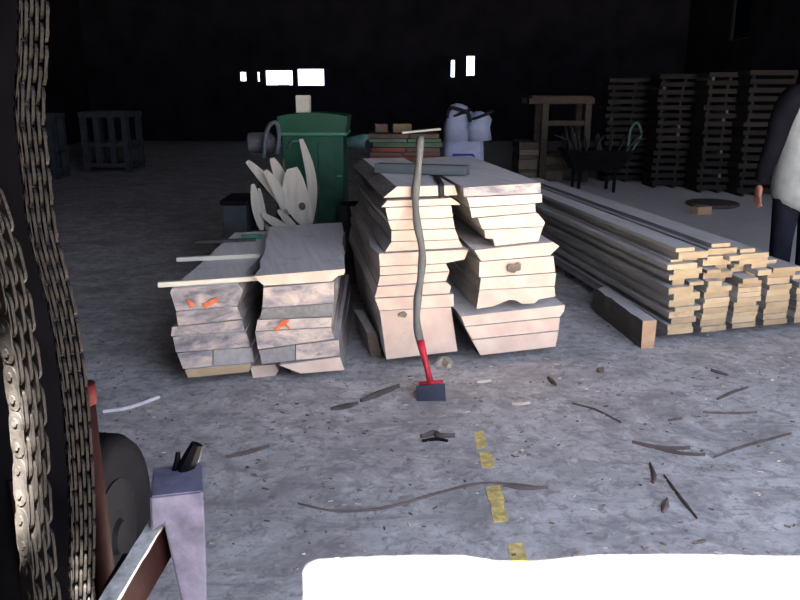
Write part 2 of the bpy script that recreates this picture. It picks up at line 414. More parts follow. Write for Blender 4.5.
FA = Front((185, 378), (250, 372)); FB = Front((263, 376.5), (344, 369.5))
FC = Front((387, 359.8), (457.5, 351.5)); FD = Front((480.5, 355.5), (555.5, 346.8))
GA = 'old boards of the low left stack'
A = [
 ('sawn_board', [(170, 292), (172, 288), (238, 284), (243, 290), (237, 306), (176, 311)], OLD, 1.55, 'weathered top board of the low left stack, under pale laths, orange marks on its end'),
 ('sawn_board', [(176, 311.5), (237, 306.5), (242, 319), (178, 326)], OLD, 1.5, 'grey stained board, second from the top of the low left stack'),
 ('sawn_board', [(172, 327), (242, 320), (245, 331), (171, 336.5)], OLD, 1.5, 'stained board with one pale patch, third from the top of the low left stack'),
 ('sawn_board', [(173, 337), (246, 331.5), (250, 347), (176, 352.5)], OLD, 1.5, 'stained board, fourth from the top of the low left stack'),
 ('sawn_board', [(177, 353), (212.5, 350.2), (212.5, 366), (183, 369)], OLD2, 1.5, 'narrow half-pale board at left in the last row but one, low left stack'),
 ('sawn_board', [(213.5, 350), (252, 347.3), (254, 362.5), (213.5, 366)], [M['grey_side'], M['top'], M['bark']], 1.45, 'dark grey narrow board at right in the last row but one, low left stack'),
 ('sawn_board', [(185, 370), (251, 363.3), (249, 372), (188, 378)], [M['tan_end'], M['top'], M['bark']], 1.5, 'thin tan board at the very bottom of the low left stack'),
]
objsA = []
for k, (nm, poly, mats, L, lab) in enumerate(A):
    objsA.append(tag(board(nm, FA, poly, L, 0.5, mats, off=random.uniform(-0.01, 0.02), seed=k+1, wob=0.002 if k in (4, 5) else 0.012), lab, 'board', GA))
GB = 'boards of the low stack with the wide pale top board'
B = [
 ('sawn_board', [(253.5, 276), (345, 268.8), (344.2, 274.5), (338, 276), (332, 281.5), (264, 286)], WOODF, 1.45, 5.0, 0.0, 'wide clean top board with chamfered pale end, on the low stack second from left'),
 ('sawn_board', [(263.5, 287.5), (334, 282), (334, 302.8), (262.5, 308)], OLD2, 1.45, 1.5, 0.0, 'thick stained board directly under the wide clean top board'),
 ('sawn_board', [(262, 309), (334, 303.5), (332, 316.5), (260, 319)], [M['grey_side'], M['top'], M['bark']], 1.4, 1.5, 0.0, 'dark grey ended board, third from the top under the wide clean board'),
 ('sawn_board', [(257.5, 320), (332, 317.2), (331, 327), (255.5, 331)], OLD2, 1.45, 1.5, 0.0, 'stained board with an orange cross on its end, under the wide clean top board'),
 ('sawn_board', [(255, 331.8), (331, 327.6), (334, 339), (258, 349.5)], OLD2, 1.5, 1.5, 0.0, 'pinkish thick board just below the one marked with an orange cross'),
 ('sawn_board', [(259, 350.5), (295, 345.3), (295, 360.5), (262, 364.5)], [M['grey_side'], M['top'], M['bark']], 1.4, 1.5, 0.0, 'dark narrow board beside a pale one, low in the second stack from left'),
 ('sawn_board', [(296, 345), (338.5, 340), (340, 355.7), (296, 360.5)], OLD2, 1.5, 1.5, 0.0, 'pale stained narrow board to the right of the dark one, low in the second stack'),
 ('sawn_board', [(279, 365), (340, 356.8), (344.5, 370.3), (301, 373.8)], WOODF, 1.5, 1.5, 0.0, 'clean pale bottom board under the right half of the second stack from left'),
]
for k, (nm, poly, mats, L, hd, tp, lab) in enumerate(B):
    o = tag(board(nm, FB, poly, L, hd, mats, off=(0.0 if k == 0 else random.uniform(0.0, 0.02)), seed=k+11, wob=0.03 if k == 0 else (0.002 if k in (5, 6) else 0.012), taper=tp), lab, 'board', GB)
    if k == 3: B_mark = o
# the short pale block at the foot of the gap between the two low stacks
FS = Front((253, 377.8), (275.5, 375.5), 0.0)
tag(board('wood_block', FS, [(250, 366.5), (275, 364.3), (278.5, 371), (275.5, 375.6), (253, 377.9)], 0.14, 2, WOODF, seed=31, wob=0.004, shrink=0),
    'short pale block on the floor at the gap between the two low stacks', 'block')
def paint_mark(fr, strokes, parent, off):
    bm = bmesh.new()
    for a, b, w in strokes:
        (s0, z0), (s1, z1) = fr.sz(*a, off), fr.sz(*b, off)
        p, q = fr.p+fr.u*s0+fr.n*(off-0.001), fr.p+fr.u*s1+fr.n*(off-0.001); p.z, q.z = z0, z1
        pts = [p.lerp(q, t/5) + fr.u*0.003*noise.noise(p*40+Vector((t, 0, 0))) for t in range(6)]
        t_ = (q-p).normalized(); side_ = t_.cross(fr.n)
        vs = [[bm.verts.new(x + side_*sg*w*(0.7+0.5*noise.noise(x*60))) for sg in (-1, 1)] for x in pts]
        for a_, b_ in zip(vs, vs[1:]): bm.faces.new((a_[0], a_[1], b_[1], b_[0]))
    me = mesh_of(bm, 'paint_mark')
    o = link('paint_mark', me, M['orange'], None)
    md = o.modifiers.new('thickness', 'SOLIDIFY'); md.thickness = 0.002
    o.parent = parent; o.matrix_parent_inverse = (Matrix.Translation(parent.location) @ Matrix.Rotation(parent.rotation_euler[2], 4, 'Z')).inverted()
    o['label'] = 'orange paint mark on the board end'
    return o
paint_mark(FA, [((188, 300), (193, 306), 0.016)], objsA[0], -0.012)
paint_mark(FA, [((204, 306), (218, 299), 0.017)], objsA[0], -0.012)
paint_mark(FB, [((275, 330), (288, 320), 0.013), ((281, 321), (290, 329), 0.010)], B_mark, -0.001)
# cross bearers below the stacks
def bearers(fr, poly_x, head, label, dists):
    (s0, _), (s1, _) = fr.sz(poly_x[0], 360), fr.sz(poly_x[1], 360)
    for k, d in enumerate(dists):
        c = fr.p + fr.u*((s0+s1)/2) + Vector((-math.sin(R(head)), math.cos(R(head)), 0))*d; c.z = 0
        w = (s1-s0)/2
        tag(obj('bearer', box(-w, w, -0.05, 0.05, 0, 0.055, bevel=0.004), M['dark_wood'], None, c, fr.rz), label[k], 'bearer')
bearers(FA, (184, 250), 0.5, ['dark bearer on the floor under the front of the low left stack', 'dark bearer on the floor under the back of the low left stack'], (0.2, 1.2))
bearers(FB, (284, 338), 1.5, ['dark bearer on the floor under the front of the second low stack', 'dark bearer on the floor under the back of the second low stack'], (0.2, 1.2))
bearers(FC, (388, 452), 7, ['dark bearer under the front of the tall stack behind the scraper', 'dark bearer under the back of the tall stack behind the scraper'], (0.2, 1.3))
bearers(FD, (486, 553), 8, ['dark bearer under the front of the tall stack nearest the long plank pile', 'dark bearer under the back of the tall stack nearest the long plank pile'], (0.2, 1.3))
# tall stack behind the scraper
GC = 'fresh boards of the tall stack behind the scraper'
sc_ = 'in the scraper stack'
Cb = [
 ('sawn_board', [(397, 186.5), (454.5, 185.2), (457.5, 195.3), (383.3, 198)], 1.75, 'chamfered pale top board of the scraper stack, black strap over its end'),
 ('sawn_board', [(387, 201), (452, 198), (461, 204.9), (381.5, 207.3)], 1.75, 'thin waney board with a grimy end, second from top '+sc_),
 ('sawn_board', [(385.5, 207.8), (451.3, 205.6), (453, 217.5), (388, 220)], 1.7, 'fresh pale board, third from the top '+sc_),
 ('sawn_board', [(388, 220.4), (453, 217.9), (454.8, 228.3), (391.5, 230)], 1.7, 'fresh pale board, fourth from the top '+sc_),
 ('sawn_board', [(391.5, 230.6), (455, 228.8), (459, 239.5), (391.5, 241.5)], 1.7, 'fresh pale board, fifth from the top '+sc_),
 ('sawn_board', [(391.5, 241.9), (459, 239.9), (463, 247.6), (385, 252)], 1.7, 'pale board flaring out at both edges, sixth from top '+sc_),
 ('sawn_board', [(379, 253.6), (468.5, 249.4), (464.5, 259.5), (446, 263.3), (380, 266.3)], 1.75, 'widest pale board, jutting out to the right, at mid height '+sc_),
 ('sawn_board', [(380, 266.8), (446, 263.7), (449.5, 271.3), (380, 275.6)], 1.7, 'thin pale board right under the widest one '+sc_),
 ('sawn_board', [(380, 276), (449.5, 271.7), (446, 281), (378, 286)], 1.7, 'pale board, second below the widest one '+sc_),
 ('sawn_board', [(377.5, 286.9), (445.5, 282.1), (451, 286), (449.5, 293.6), (375, 298)], 1.7, 'pale board with a notched right edge, third below the widest one '+sc_),
 ('sawn_board', [(375, 298.5), (453.5, 294), (454, 306.7), (379.5, 310.5)], 1.7, 'pale board resting straight on the thick bottom beam '+sc_),
 ('squared_timber', [(380, 311), (451, 307.3), (457.5, 351.3), (386.5, 359.6)], 1.7, 'very thick squared pale beam with a dark knot at the bottom '+sc_),
]
for k, (nm, poly, L, lab) in enumerate(Cb):
    o = tag(board(nm, FC, poly, L, 8.6, [M['end'], M['top'], M['top'] if k > 2 else M['bark']], off=0.0 if k < 2 else random.uniform(-0.008, 0.012), seed=k+41, wob=0.02 if k in (1, 6) else (0.003 if k in (0, 8, 9, 10, 11) else 0.008)), lab, 'board', GC)
    if k == 0: C_top = o
    if k == 11: C_beam = o
def knot(fr, px, py, w, h, parent, label):
    s0, z0 = fr.sz(px, py, -0.01); bm = bmesh.new()
    ring = []
    c = fr.p+fr.u*s0+fr.n*-0.013; c.z = z0
    for k in range(18):
        a = 2*math.pi*k/18; r = 1+0.35*noise.noise(Vector((math.cos(a)*1.5+px, math.sin(a)*1.5, 0)))
        ring.append(bm.verts.new(c+fr.u*w*r*math.cos(a)+Vector((0, 0, h*r*math.sin(a)))))
    bm.faces.new(ring)
    o = link('knot', mesh_of(bm, 'knot'), M['mid_wood']); md = o.modifiers.new('thickness', 'SOLIDIFY'); md.thickness = 0.008; md.offset = 0
    o.parent = parent; o.matrix_parent_inverse = (Matrix.Translation(parent.location) @ Matrix.Rotation(parent.rotation_euler[2], 4, 'Z')).inverted()
    o['label'] = label
knot(FC, 403, 314.5, 0.022, 0.017, C_beam, 'dark knot in the beam end')
FK = Front((372, 361), (385, 361.8), 0.0)
tag(board('wood_block', FK, [(367, 333), (376.5, 333), (383, 361.8), (371.5, 361)], 0.5, 12, [M['mid_wood'], M['top'], M['bark']], off=0.07, seed=60, wob=0.004, shrink=0),
    'brownish short plank on edge against the left foot of the tall stack', 'plank')
# tall stack beside the plank pile
GD = 'fresh boards of the tall stack nearest the plank pile'
sd = 'in the right-hand tall stack'
Db = [
 ('sawn_board', [(463.5, 187.5), (540.8, 182.5), (540.8, 193.2), (464, 196.8)], OLD, 1.8, 'grimy barky top board of the tall stack nearest the long plank pile'),
 ('sawn_board', [(467, 197.5), (542, 193.8), (542, 202.5), (535, 203.4), (470, 207.5)], WOODF, 1.8, 'pale board jutting right just under the grimy top board '+sd),
 ('sawn_board', [(470, 208), (535, 203.9), (535.8, 212.3), (472, 217.8)], WOODF, 1.75, 'pale board, third from the top '+sd),
 ('sawn_board', [(478, 218.2), (537.5, 212.7), (545, 222.5), (543.5, 226.5), (482.5, 229.5)], WOODF, 1.75, 'pale board with rounded right edge, fourth from the top '+sd),
 ('sawn_board', [(484.5, 230), (543, 226.9), (538.5, 241.4), (495, 246.2), (493, 239), (485.5, 238.5)], WOODF, 1.7, 'pale board with a stepped left edge, fifth from the top '+sd),
 ('sawn_board', [(474.5, 250), (553, 242), (559.5, 246), (550, 255.5), (481, 261.2)], WOODF, 1.75, 'widest pale board with pointed right edge at mid height '+sd),
 ('sawn_board', [(479.5, 261.8), (553.5, 256), (555.3, 272.3), (479, 277.5)], WOODF, 1.7, 'thick pale board with a dark heart knot '+sd),
 ('sawn_board', [(481, 278), (556.3, 272.8), (554.5, 286), (479.4, 290)], WOODF, 1.7, 'pale board, right under the one with the heart knot '+sd),
 ('sawn_board', [(479.4, 290.4), (554.4, 286.4), (555.4, 296.5), (538.7, 299.6), (534.6, 303.5), (522, 304), (516, 300.5), (509.6, 299.5), (493, 306.5), (476.5, 309)], WOODF, 1.7, 'pale board with a wavy notched underside '+sd),
 ('sawn_board', [(461, 316.5), (565, 304.8), (564, 311.5), (560, 316.8), (465, 326.3)], WOODF, 1.75, 'wide board, uppermost of three tapering ones at the bottom '+sd),
 ('sawn_board', [(465, 327), (560, 317.4), (558.5, 330.4), (472, 339.4)], WOODF, 1.75, 'middle one of the three tapering boards at the bottom '+sd),
 ('sawn_board', [(472, 340), (558.5, 331), (555.5, 346.8), (480.5, 355.5)], WOODF, 1.75, 'lowest of the three tapering boards at the bottom '+sd),
]
for k, (nm, poly, mats, L, lab) in enumerate(Db):
    o = tag(board(nm, FD, poly, L, 7.2, mats, off=random.uniform(-0.006, 0.01) if k != 0 else 0.0, seed=k+71, wob=0.005 if k == 0 else 0.01), lab, 'board', GD)
    if k == 6: knot(FD, 513, 268, 0.045, 0.024, o, 'dark heart knot in the board end'); knot(FD, 518, 264.5, 0.016, 0.012, o, 'dark heart knot in the board end')
# white stick laid across both tall stacks
def lath(name, a, b, w, h, mats, label, cat='lath', group=None):
    a, b = Vector(a), Vector(b); d = b-a; L = d.length
    bm = bmesh.new(); seg = 8
    for k in range(seg):
        pass
    add_box(bm, 0, L, -w/2, w/2, 0, h, bevel=0.002)
    o = obj(name, bm, mats, None, a); o.rotation_euler = (0, -math.asin(d.z/L), math.atan2(d.y, d.x))
    return tag(o, label, cat, group)
def top_z(fr, px, py): return fr.sz(px, py)[1]
zs = top_z(FC, 420, 251.2)
s0, z0 = FC.sz(383.5, 252.4, -0.02); s1, z1 = FC.sz(470, 247.8, -0.02)
p_s = FC.p+FC.u*s1+FC.n*0.01; p_s.z = top_z(FC, 468, 249.2)+0.001
q_s, r_s = FD.sz(505, 246.4, 0.02)
q_s = FD.p+FD.u*q_s+FD.n*0.03; q_s.z = r_s-0.012
# laths on the low left stack
zA = max((objsA[0].matrix_basis @ v.co).z for v in objsA[0].data.vertices) + 0.0005
for a, b, w, h, mt, lab in (((158, 287), (259, 280.2), 0.035, 0.026, M['pale'], 'pale lath across the front of the low left stack, sticking out left'),
                            ((176.5, 261.5), (260, 257.2), 0.032, 0.024, M['pale'], 'pale lath across the middle of the low left stack, sticking out left'),
                            ((195, 243.5), (256, 241), 0.03, 0.02, M['dark_wood'], 'dark thin lath across the back of the low left stack')):
    lath('lath', at_z(*a, zA), at_z(*b, zA), w, h, mt, lab)
tag(obj('wood_scrap', box(-0.07, 0.07, -0.02, 0.02, 0, 0.03, bevel=0.004), M['green_trim'], None, at_z(252, 239, zA), 0.2), 'greenish scrap lying at the back of the low left stack', 'scrap')

# ------------------------------------------------------------------ long plank pile at the right
FE = Front((667.5, 335.5), (770, 325), 0.07)
ORD = ['first', 'second', 'third', 'fourth', 'fifth', 'sixth', 'seventh', 'eighth', 'ninth', 'tenth', 'eleventh', 'twelfth', 'thirteenth', 'fourteenth']
GE = 'long planks of the pile at the right'
ncol = 5; TH = 0.0445; PIT = 0.232
counts = [11, 12, 11, 9, 8]
rng = random.Random(3)
PE = [M['tan_end'], M['grey_plank'], M['grey_side']]
def plank(s0, s1, z0, z1, off, L, head, label, name='long_plank', wob=0.006, roll=0.0):
    dv = Vector((-math.sin(R(head)), math.cos(R(head)), 0)); lx, ly = dv.dot(FE.u), dv.dot(FE.n)
    bm = bmesh.new(); seg = 10; rings = []; w = (s1-s0)/2; sd_ = rng.random()*50
    tr = math.tan(R(roll))
    for k in range(seg+1):
        t = L*k/seg; e0 = wob*noise.noise(Vector((t*3, sd_, 0))) if k else 0; e1 = wob*noise.noise(Vector((t*3, sd_+9, 0))) if k else 0
        rings.append([bm.verts.new((x+lx*t, ly*t, z+x*tr)) for x, z in ((-w+e0, 0.0006), (w+e1, 0.0006), (w+e1, z1-z0-0.0012), (-w+e0, z1-z0-0.0012))])
    bm.faces.new(rings[0]); bm.faces.new(rings[-1][::-1])
    for i in range(4):
        j = (i+1) % 4
        for r0, r1 in zip(rings, rings[1:]):
            bm.faces.new((r0[i], r1[i], r1[j], r0[j])).material_index = 1 if i in (0, 2) else 2
    loc = FE.p+FE.u*((s0+s1)/2)+dv*off; loc.z = z0 + abs(w*tr)
    return tag(obj(name, bm, PE, None, loc, FE.rz), label, 'plank', GE)
COLN = ['leftmost column', 'second column from left', 'middle column', 'fourth column from left', 'rightmost column']
ztops = [0.592, 0.615, 0.565, 0.48, 0.39]
for c in range(ncol):
    z0 = 0.07; r = 0
    lean = rng.uniform(-0.01, 0.015)
    while True:
        th = rng.uniform(0.030, 0.044)
        if z0+th > ztops[c] or r > 13: break
        last = z0+th+0.044 > ztops[c] or r == 13
        up = z0 > 0.335
        head = 8.5
        jit = 0.008
        s0 = c*PIT + rng.uniform(-jit, jit)*0.5 + (0 if up else 0.004)
        wd = (0.214 if up else 0.186) + rng.uniform(-0.018, 0.0)
        if c == 0: s0 += [0, -0.012, 0.010, -0.004, 0.022, -0.006, 0.012, -0.02, 0.014, -0.006, 0.012, -0.03, 0, 0.01, 0][r]*1.3
        base = 'plank in the %s of the long pile, ' % COLN[c]
        where = 'on the floor bearers' if r == 0 else ('topmost' if last else '%s from bottom' % ORD[r])
        if up and rng.random() < 0.62:           # two narrow ones side by side, not equally thick
            m = s0+wd*rng.uniform(0.36, 0.62); thin = rng.choice((0, 1))
            for q, (nm_, a_, b_) in enumerate((('left', s0, m-0.008), ('right', m+0.008, s0+wd))):
                plank(a_, b_, z0, z0+th*(rng.uniform(0.6, 0.85) if q == thin else 1), rng.uniform(-0.06, 0.12), 3.7, head, 'narrow %s-hand %s%s' % (nm_, base, where), wob=0.002)
        else:
            plank(s0, s0+wd, z0, z0+th, rng.uniform(-0.04, 0.06) if up else rng.uniform(-0.012, 0.016), 3.7, head, base+where, wob=0.004)
        z0 += th; r += 1
    ztops[c] = z0
# loose ones on top, tilted
for k, (sa, sb, c_, off, lab) in enumerate(((0.0, 0.13, 0, 0.0, 'loose narrow plank lying on top of the leftmost column of the long pile'),
                                             (0.27, 0.40, 1, 0.03, 'loose plank lying highest on the long plank pile'),
                                             (0.47, 0.58, 2, 0.02, 'loose plank on top of the middle column of the long pile'),
                                             (0.71, 0.80, 3, 0.08, 'loose plank on top of the fourth column of the long pile'))):
    plank(sa, sb, ztops[c_]+0.001, ztops[c_]+0.026, off, 3.6, 8.5, lab)
for k, d in enumerate((0.25, 1.8, 3.3)):
    c = FE.p + FE.u*0.56 + Vector((-math.sin(R(7)), math.cos(R(7)), 0))*d; c.z = 0
    tag(obj('bearer', box(-0.56, 0.60, -0.05, 0.05, 0, 0.068), M['dark_wood'], None, c, FE.rz), ['dark bearer under the front of the long plank pile', 'dark bearer under the middle of the long plank pile', 'dark bearer under the far end of the long plank pile'][k], 'bearer')
# plank on edge on the floor before the pile
a, b = at_z(641, 348.7, 0), at_z(592, 310, 0)
d = (b-a); L = d.length; zt = 0.175; bw = 0.080
bm = bmesh.new(); seg = 10; rings = []
for k in range(seg+1):
    y = L*k/seg; w = 0.006*noise.noise(Vector((y*9, 3, 0))); cut = 0.05 if k == seg else 0
    rings.append([bm.verts.new((x+w, y, z)) for x, z in ((0, cut), (bw, cut), (bw+0.004, zt), (-0.004+2*w, zt-(0.0 if k < seg else 0.03)))])
bm.faces.new(rings[0]); bm.faces.new(rings[-1][::-1])
for i in range(4):
    j = (i+1) % 4
    for r0, r1 in zip(rings, rings[1:]): bm.faces.new((r0[i], r1[i], r1[j], r0[j])).material_index = 1 if i == 2 else 2
tag(obj('edge_plank', bm, [M['orange_end'], M['grey_plank'], M['dark_wood']], None, a, math.atan2(d.y, d.x)-math.pi/2),
    'dark thick plank standing on edge on the floor, orange end, beside long pile', 'plank')

# ------------------------------------------------------------------ scraper leaning on the tall stack
yC = (FC.p+FC.u*0.2).y
path = [((420.5, 137), 1.05), ((418.5, 165), 0.95), ((415.5, 195), 0.72), ((417, 222), 0.62), ((422, 250), 0.5), ((421, 275), 0.4), ((417.5, 300), 0.30), ((417, 325), 0.2), ((422.5, 350), 0.1)]
y_head = at_z(431, 401, 0).y
pts = []
for (px, py), t in path:
    f = (401-py)/(401-188); y = y_head + (yC-0.05-y_head)*f
    pts.append(at_y(px, py, y))
tool = empty('bark_scraper', at_z(431, 401, 0), 'long grey crooked-handled scraper with red socket and dark blade, leaning on tall stack', 'scraper')
def keep(o, parent):
    o.parent = parent; o.matrix_parent_inverse = Matrix.Translation(-parent.location) if not parent.rotation_euler[2] else (Matrix.Translation(parent.location) @ Matrix.Rotation(parent.rotation_euler[2], 4, 'Z')).inverted()
    return o
cv = catmull(pts, 5)
keep(obj('handle', add_tube(bmesh.new(), cv, [0.0195+0.002*math.sin(i*0.9) for i in range(len(cv))], 12), M['handle'], smooth=True), tool)
f_end = at_y(431, 384, y_head+0.055)
soc = bmesh.new(); add_tube(soc, [cv[-1]+(cv[-2]-cv[-1]).normalized()*0.05, cv[-1], cv[-1].lerp(f_end, 0.5), f_end], [0.021, 0.019, 0.014, 0.018], 12)
keep(obj('socket', soc, M['red'], smooth=True), tool)
bm = bmesh.new()
q = [at_y(416, 386, y_head+0.06), at_y(445, 383.5, y_head+0.06), at_y(446, 401, y_head), at_y(417, 401.5, y_head)]
nrm = (q[1]-q[0]).cross(q[2]-q[0]).normalized()*0.012
v0 = [bm.verts.new(p-nrm*0.5) for p in q]; v1 = [bm.verts.new(p+nrm*0.5) for p in q]
bm.faces.new(v0); bm.faces.new(v1[::-1])
for i in range(4): bm.faces.new((v0[i], v0[(i+1) % 4], v1[(i+1) % 4], v1[i]))
bmesh.ops.bevel(bm, geom=bm.edges[:], offset=0.002, segments=1, affect='EDGES')
bl = keep(obj('blade', bm, M['blade']), tool); bl['label'] = 'dark square blade'
cl = bmesh.new(); add_tube(cl, [at_y(419, 383.5, y_head+0.062), at_y(443, 381.5, y_head+0.062)], 0.010, 10)
keep(obj('collar', cl, M['red'], smooth=True), tool)

# grey batten and the black strap on the tall stack
zC = max((C_top.matrix_basis @ v.co).z for v in C_top.data.vertices)+0.001
lath('batten', at_z(377, 172, zC), at_z(468, 175, zC), 0.10, 0.055, M['batten'], 'grey square batten lying across the back of the two tall stacks', 'batten')
def ribbon(name, pts, w, axis, mt, label, cat, th=0.003):
    bm = bmesh.new(); axis = Vector(axis).normalized()
    vs = [[bm.verts.new(Vector(p)+axis*s*w/2) for s in (-1, 1)] for p in pts]
    for a_, b_ in zip(vs, vs[1:]): bm.faces.new((a_[0], a_[1], b_[1], b_[0]))
    o = link(name, mesh_of(bm, name, True), mt); md = o.modifiers.new('thickness', 'SOLIDIFY'); md.thickness = th; md.offset = 0
    return tag(o, label, cat) if label else o
p0 = at_z(436, 176, zC+0.003); p1 = at_z(440.5, 186, zC+0.003); (s_, z_) = FC.sz(441.5, 197.5, -0.006)
front = FC.p+FC.u*s_-FC.n*0.006; front.z = z_
mid = p1.copy(); mid = FC.p+FC.u*FC.sz(440.8, 187, -0.004)[0]-FC.n*0.006; mid.z = zC+0.002
st = ribbon('strap', [p0+Vector((-0.02, 0.03, 0.0)), p0, p0.lerp(mid, 0.5)+Vector((0, 0, 0.004)), mid, mid.lerp(front, 0.5), front], 0.034, FC.u, M['strap'], 'short black webbing strap hanging over the end of a top board', 'strap')

# ------------------------------------------------------------------ things behind the stacks
def crate(name, cx0, cx1, y0, y1, h, mt, label, cat, rz=0.0, slats=4):
    w, d = (cx1-cx0)/2, (y1-y0)/2
    e = empty(name, ((cx0+cx1)/2, (y0+y1)/2, 0), label, cat, rz=rz)
    t = 0.02; hs = h/slats
    for side_ in ('front', 'back', 'left', 'right'):
        bm = bmesh.new()
        for k in range(slats):
            z0, z1 = k*hs+0.004, (k+1)*hs-0.004
            if side_ == 'front': add_box(bm, -w, w, -d, -d+t, z0, z1)
            elif side_ == 'back': add_box(bm, -w, w, d-t, d, z0, z1)
            elif side_ == 'left': add_box(bm, -w, -w+t, -d+t, d-t, z0, z1)
            else: add_box(bm, w-t, w, -d+t, d-t, z0, z1)
        obj('side_panel', bm, mt, e)
    for sx in (-1, 1):
        for sy in (-1, 1):
            x0 = sx*(w-t-0.04) ; y0_ = sy*(d-t-0.04)
            obj('corner_post', box(min(x0, sx*(w-t)), max(x0, sx*(w-t)), min(y0_, sy*(d-t)), max(y0_, sy*(d-t)), 0, h), mt, e)
    obj('crate_floor', box(-w+t, w-t, -d+t, d-t, 0.02, 0.05), mt, e)
    return e
# offcut crate
Yc = 5.75
xa, xb = at_y(250, 215, Yc).x, at_y(326, 215, Yc).x
crate('offcut_crate', xa, xb, Yc-0.02, Yc+0.42, 0.46, M['dark_wood'], 'dark slatted crate behind the low stacks, full of pale slab offcuts', 'crate')
def slab(a, b, w, th, y, lean, label, hole_=False, taper=0.35, bend=0.0):
    """half-round offcut standing in the crate; a/b: foot and tip (pixels at depth y)"""
    A_, B_ = at_y(*a, y), at_y(*b, y+lean)
    d = B_-A_; L = d.length; t = d.normalized(); side_ = t.cross(Vector((0, 1, 0))).normalized(); nn = side_.cross(t).normalized()
    if nn.y > 0: nn = -nn
    # extend the foot down into the crate
    bm = bmesh.new(); rings = []; segs = 12
    for k in range(segs+1):
        f = k/segs; ww = w*max(0.16, math.sin(math.pi*(0.08+0.86*f))**0.55)/2; tt = th*max(0.15, math.sin(math.pi*(0.10+0.86*f))**0.6)
        c = A_+d*f + side_*bend*math.sin(math.pi*f)
        rings.append([bm.verts.new(c+side_*ww), bm.verts.new(c-side_*ww)] + [bm.verts.new(c-side_*ww*math.cos(math.pi*j/5)-nn*tt*math.sin(math.pi*j/5)) for j in range(1, 5)])
    for r0, r1 in zip(rings, rings[1:]):
        for i in range(6):
            j = (i+1) % 6
            bm.faces.new((r0[i], r1[i], r1[j], r0[j])).material_index = 0 if i == 0 else 1
    bm.faces.new(rings[0]).material_index = 0; bm.faces.new(rings[-1][::-1]).material_index = 0
    c0 = A_.copy()
    bmesh.ops.translate(bm, verts=bm.verts[:], vec=-c0)
    o = obj('slab_offcut', bm, [M['slabface'], M['bark']], None, c0)
    if hole_:
        h = bmesh.new(); pc = d*0.32+nn*0.004
        ring = [h.verts.new(pc+side_*0.026*math.cos(2*math.pi*k/14)+t*0.03*math.sin(2*math.pi*k/14)) for k in range(14)]
        h.faces.new(ring); kk = link('knot', mesh_of(h, 'knot'), M['bark_dark'], o); md = kk.modifiers.new('t', 'SOLIDIFY'); md.thickness = 0.006; md.offset = 0
        kk['label'] = 'dark knot hole in the slab'
    return tag(o, label, 'offcut', 'slab offcuts in the crate behind the low stacks')
M['twig'] = wood('dark_brown_twig', (0.085, 0.06, 0.055), (0.17, 0.125, 0.11), None)
M['slabface'] = wood('split_slab_face', (0.50, 0.44, 0.34), (0.72, 0.66, 0.54), 2, tint=0.3)
slab((310, 226), (301, 139), 0.078, 0.05, 5.98, 0.05, 'tallest pale slab offcut standing upright against the green machine', bend=-0.05)
slab((307, 224), (292, 168), 0.20, 0.06, 5.80, 0.04, 'broad pale half-moon slab offcut with a dark knot hole, in the crate', True, bend=0.03)
slab((285, 212), (272, 158), 0.10, 0.05, 5.92, 0.05, 'pale slab offcut leaning left of the half-moon one, rounded top', bend=-0.03)
slab((290, 214), (247, 161), 0.085, 0.05, 5.86, 0.05, 'long thin pale slab offcut leaning furthest over to the left', bend=-0.02)
slab((284, 210), (265, 170), 0.08, 0.04, 5.80, 0.03, 'short pale slab offcut between two longer ones leaning left', bend=-0.02)
slab((262, 230), (253, 184), 0.07, 0.04, 5.78, 0.03, 'pale slab offcut at the left end of the crate, almost upright', bend=0.01)
slab((268, 230), (259, 188), 0.05, 0.03, 5.84, 0.03, 'brownish narrow slab offcut just right of the one at the left end', bend=0.01)
slab((296, 236), (262, 214), 0.07, 0.04, 5.74, 0.02, 'low pale slab offcut sloping at the front left of crate')
slab((307, 230), (297, 176), 0.07, 0.05, 5.90, 0.05, 'narrow pale slab offcut half hidden behind the half-moon one', bend=-0.03)
slab((304, 238), (278, 210), 0.06, 0.03, 5.76, 0.02, 'low brownish slab offcut beneath the half-moon one')
for (fa_, ta_, w_, y_, lab) in (((296, 226), (262, 182), 0.13, 5.98, 'dark bark-faced slab leaning left behind the pale offcuts'), ((318, 232), (314, 160), 0.10, 6.03, 'dark bark-faced slab standing right of the tallest pale offcut'), ((280, 226), (286, 160), 0.14, 6.06, 'dark bark-faced slab upright behind the pale offcuts')):
    a_, b_ = at_y(*fa_, y_), at_y(*ta_, y_+0.05); d_ = b_-a_; s_ = d_.normalized().cross(Vector((0, 1, 0))).normalized()
    bm = bmesh.new(); add_tube(bm, [d_*(k/8)+s_*0.02*math.sin(k) for k in range(9)], [w_/2*(0.7+0.3*math.sin(math.pi*k/8)) for k in range(9)], 12, flat=0.3)
    tag(obj('slab_offcut', bm, M['bark_dark'], None, a_, smooth=True), lab, 'offcut', 'slab offcuts in the crate behind the low stacks')
# low dark bin left of the crate
xa, xb = at_y(227, 215, 5.9).x, at_y(252, 215, 5.9).x
bm = bmesh.new(); add_box(bm, xa, xb-0.015, 5.75, 6.15, 0, 0.66, bevel=0.008)
t_ = empty('dark_bin', ((xa+xb)/2, 5.95, 0), 'dark lidded bin standing left of the crate of slab offcuts', 'bin')
keep(obj('bin_body', bm, M['grey_metal']), t_)
keep(obj('bin_lid', box(xa-0.015, xb, 5.74, 6.17, 0.66, 0.70, bevel=0.008), M['black_steel']), t_)
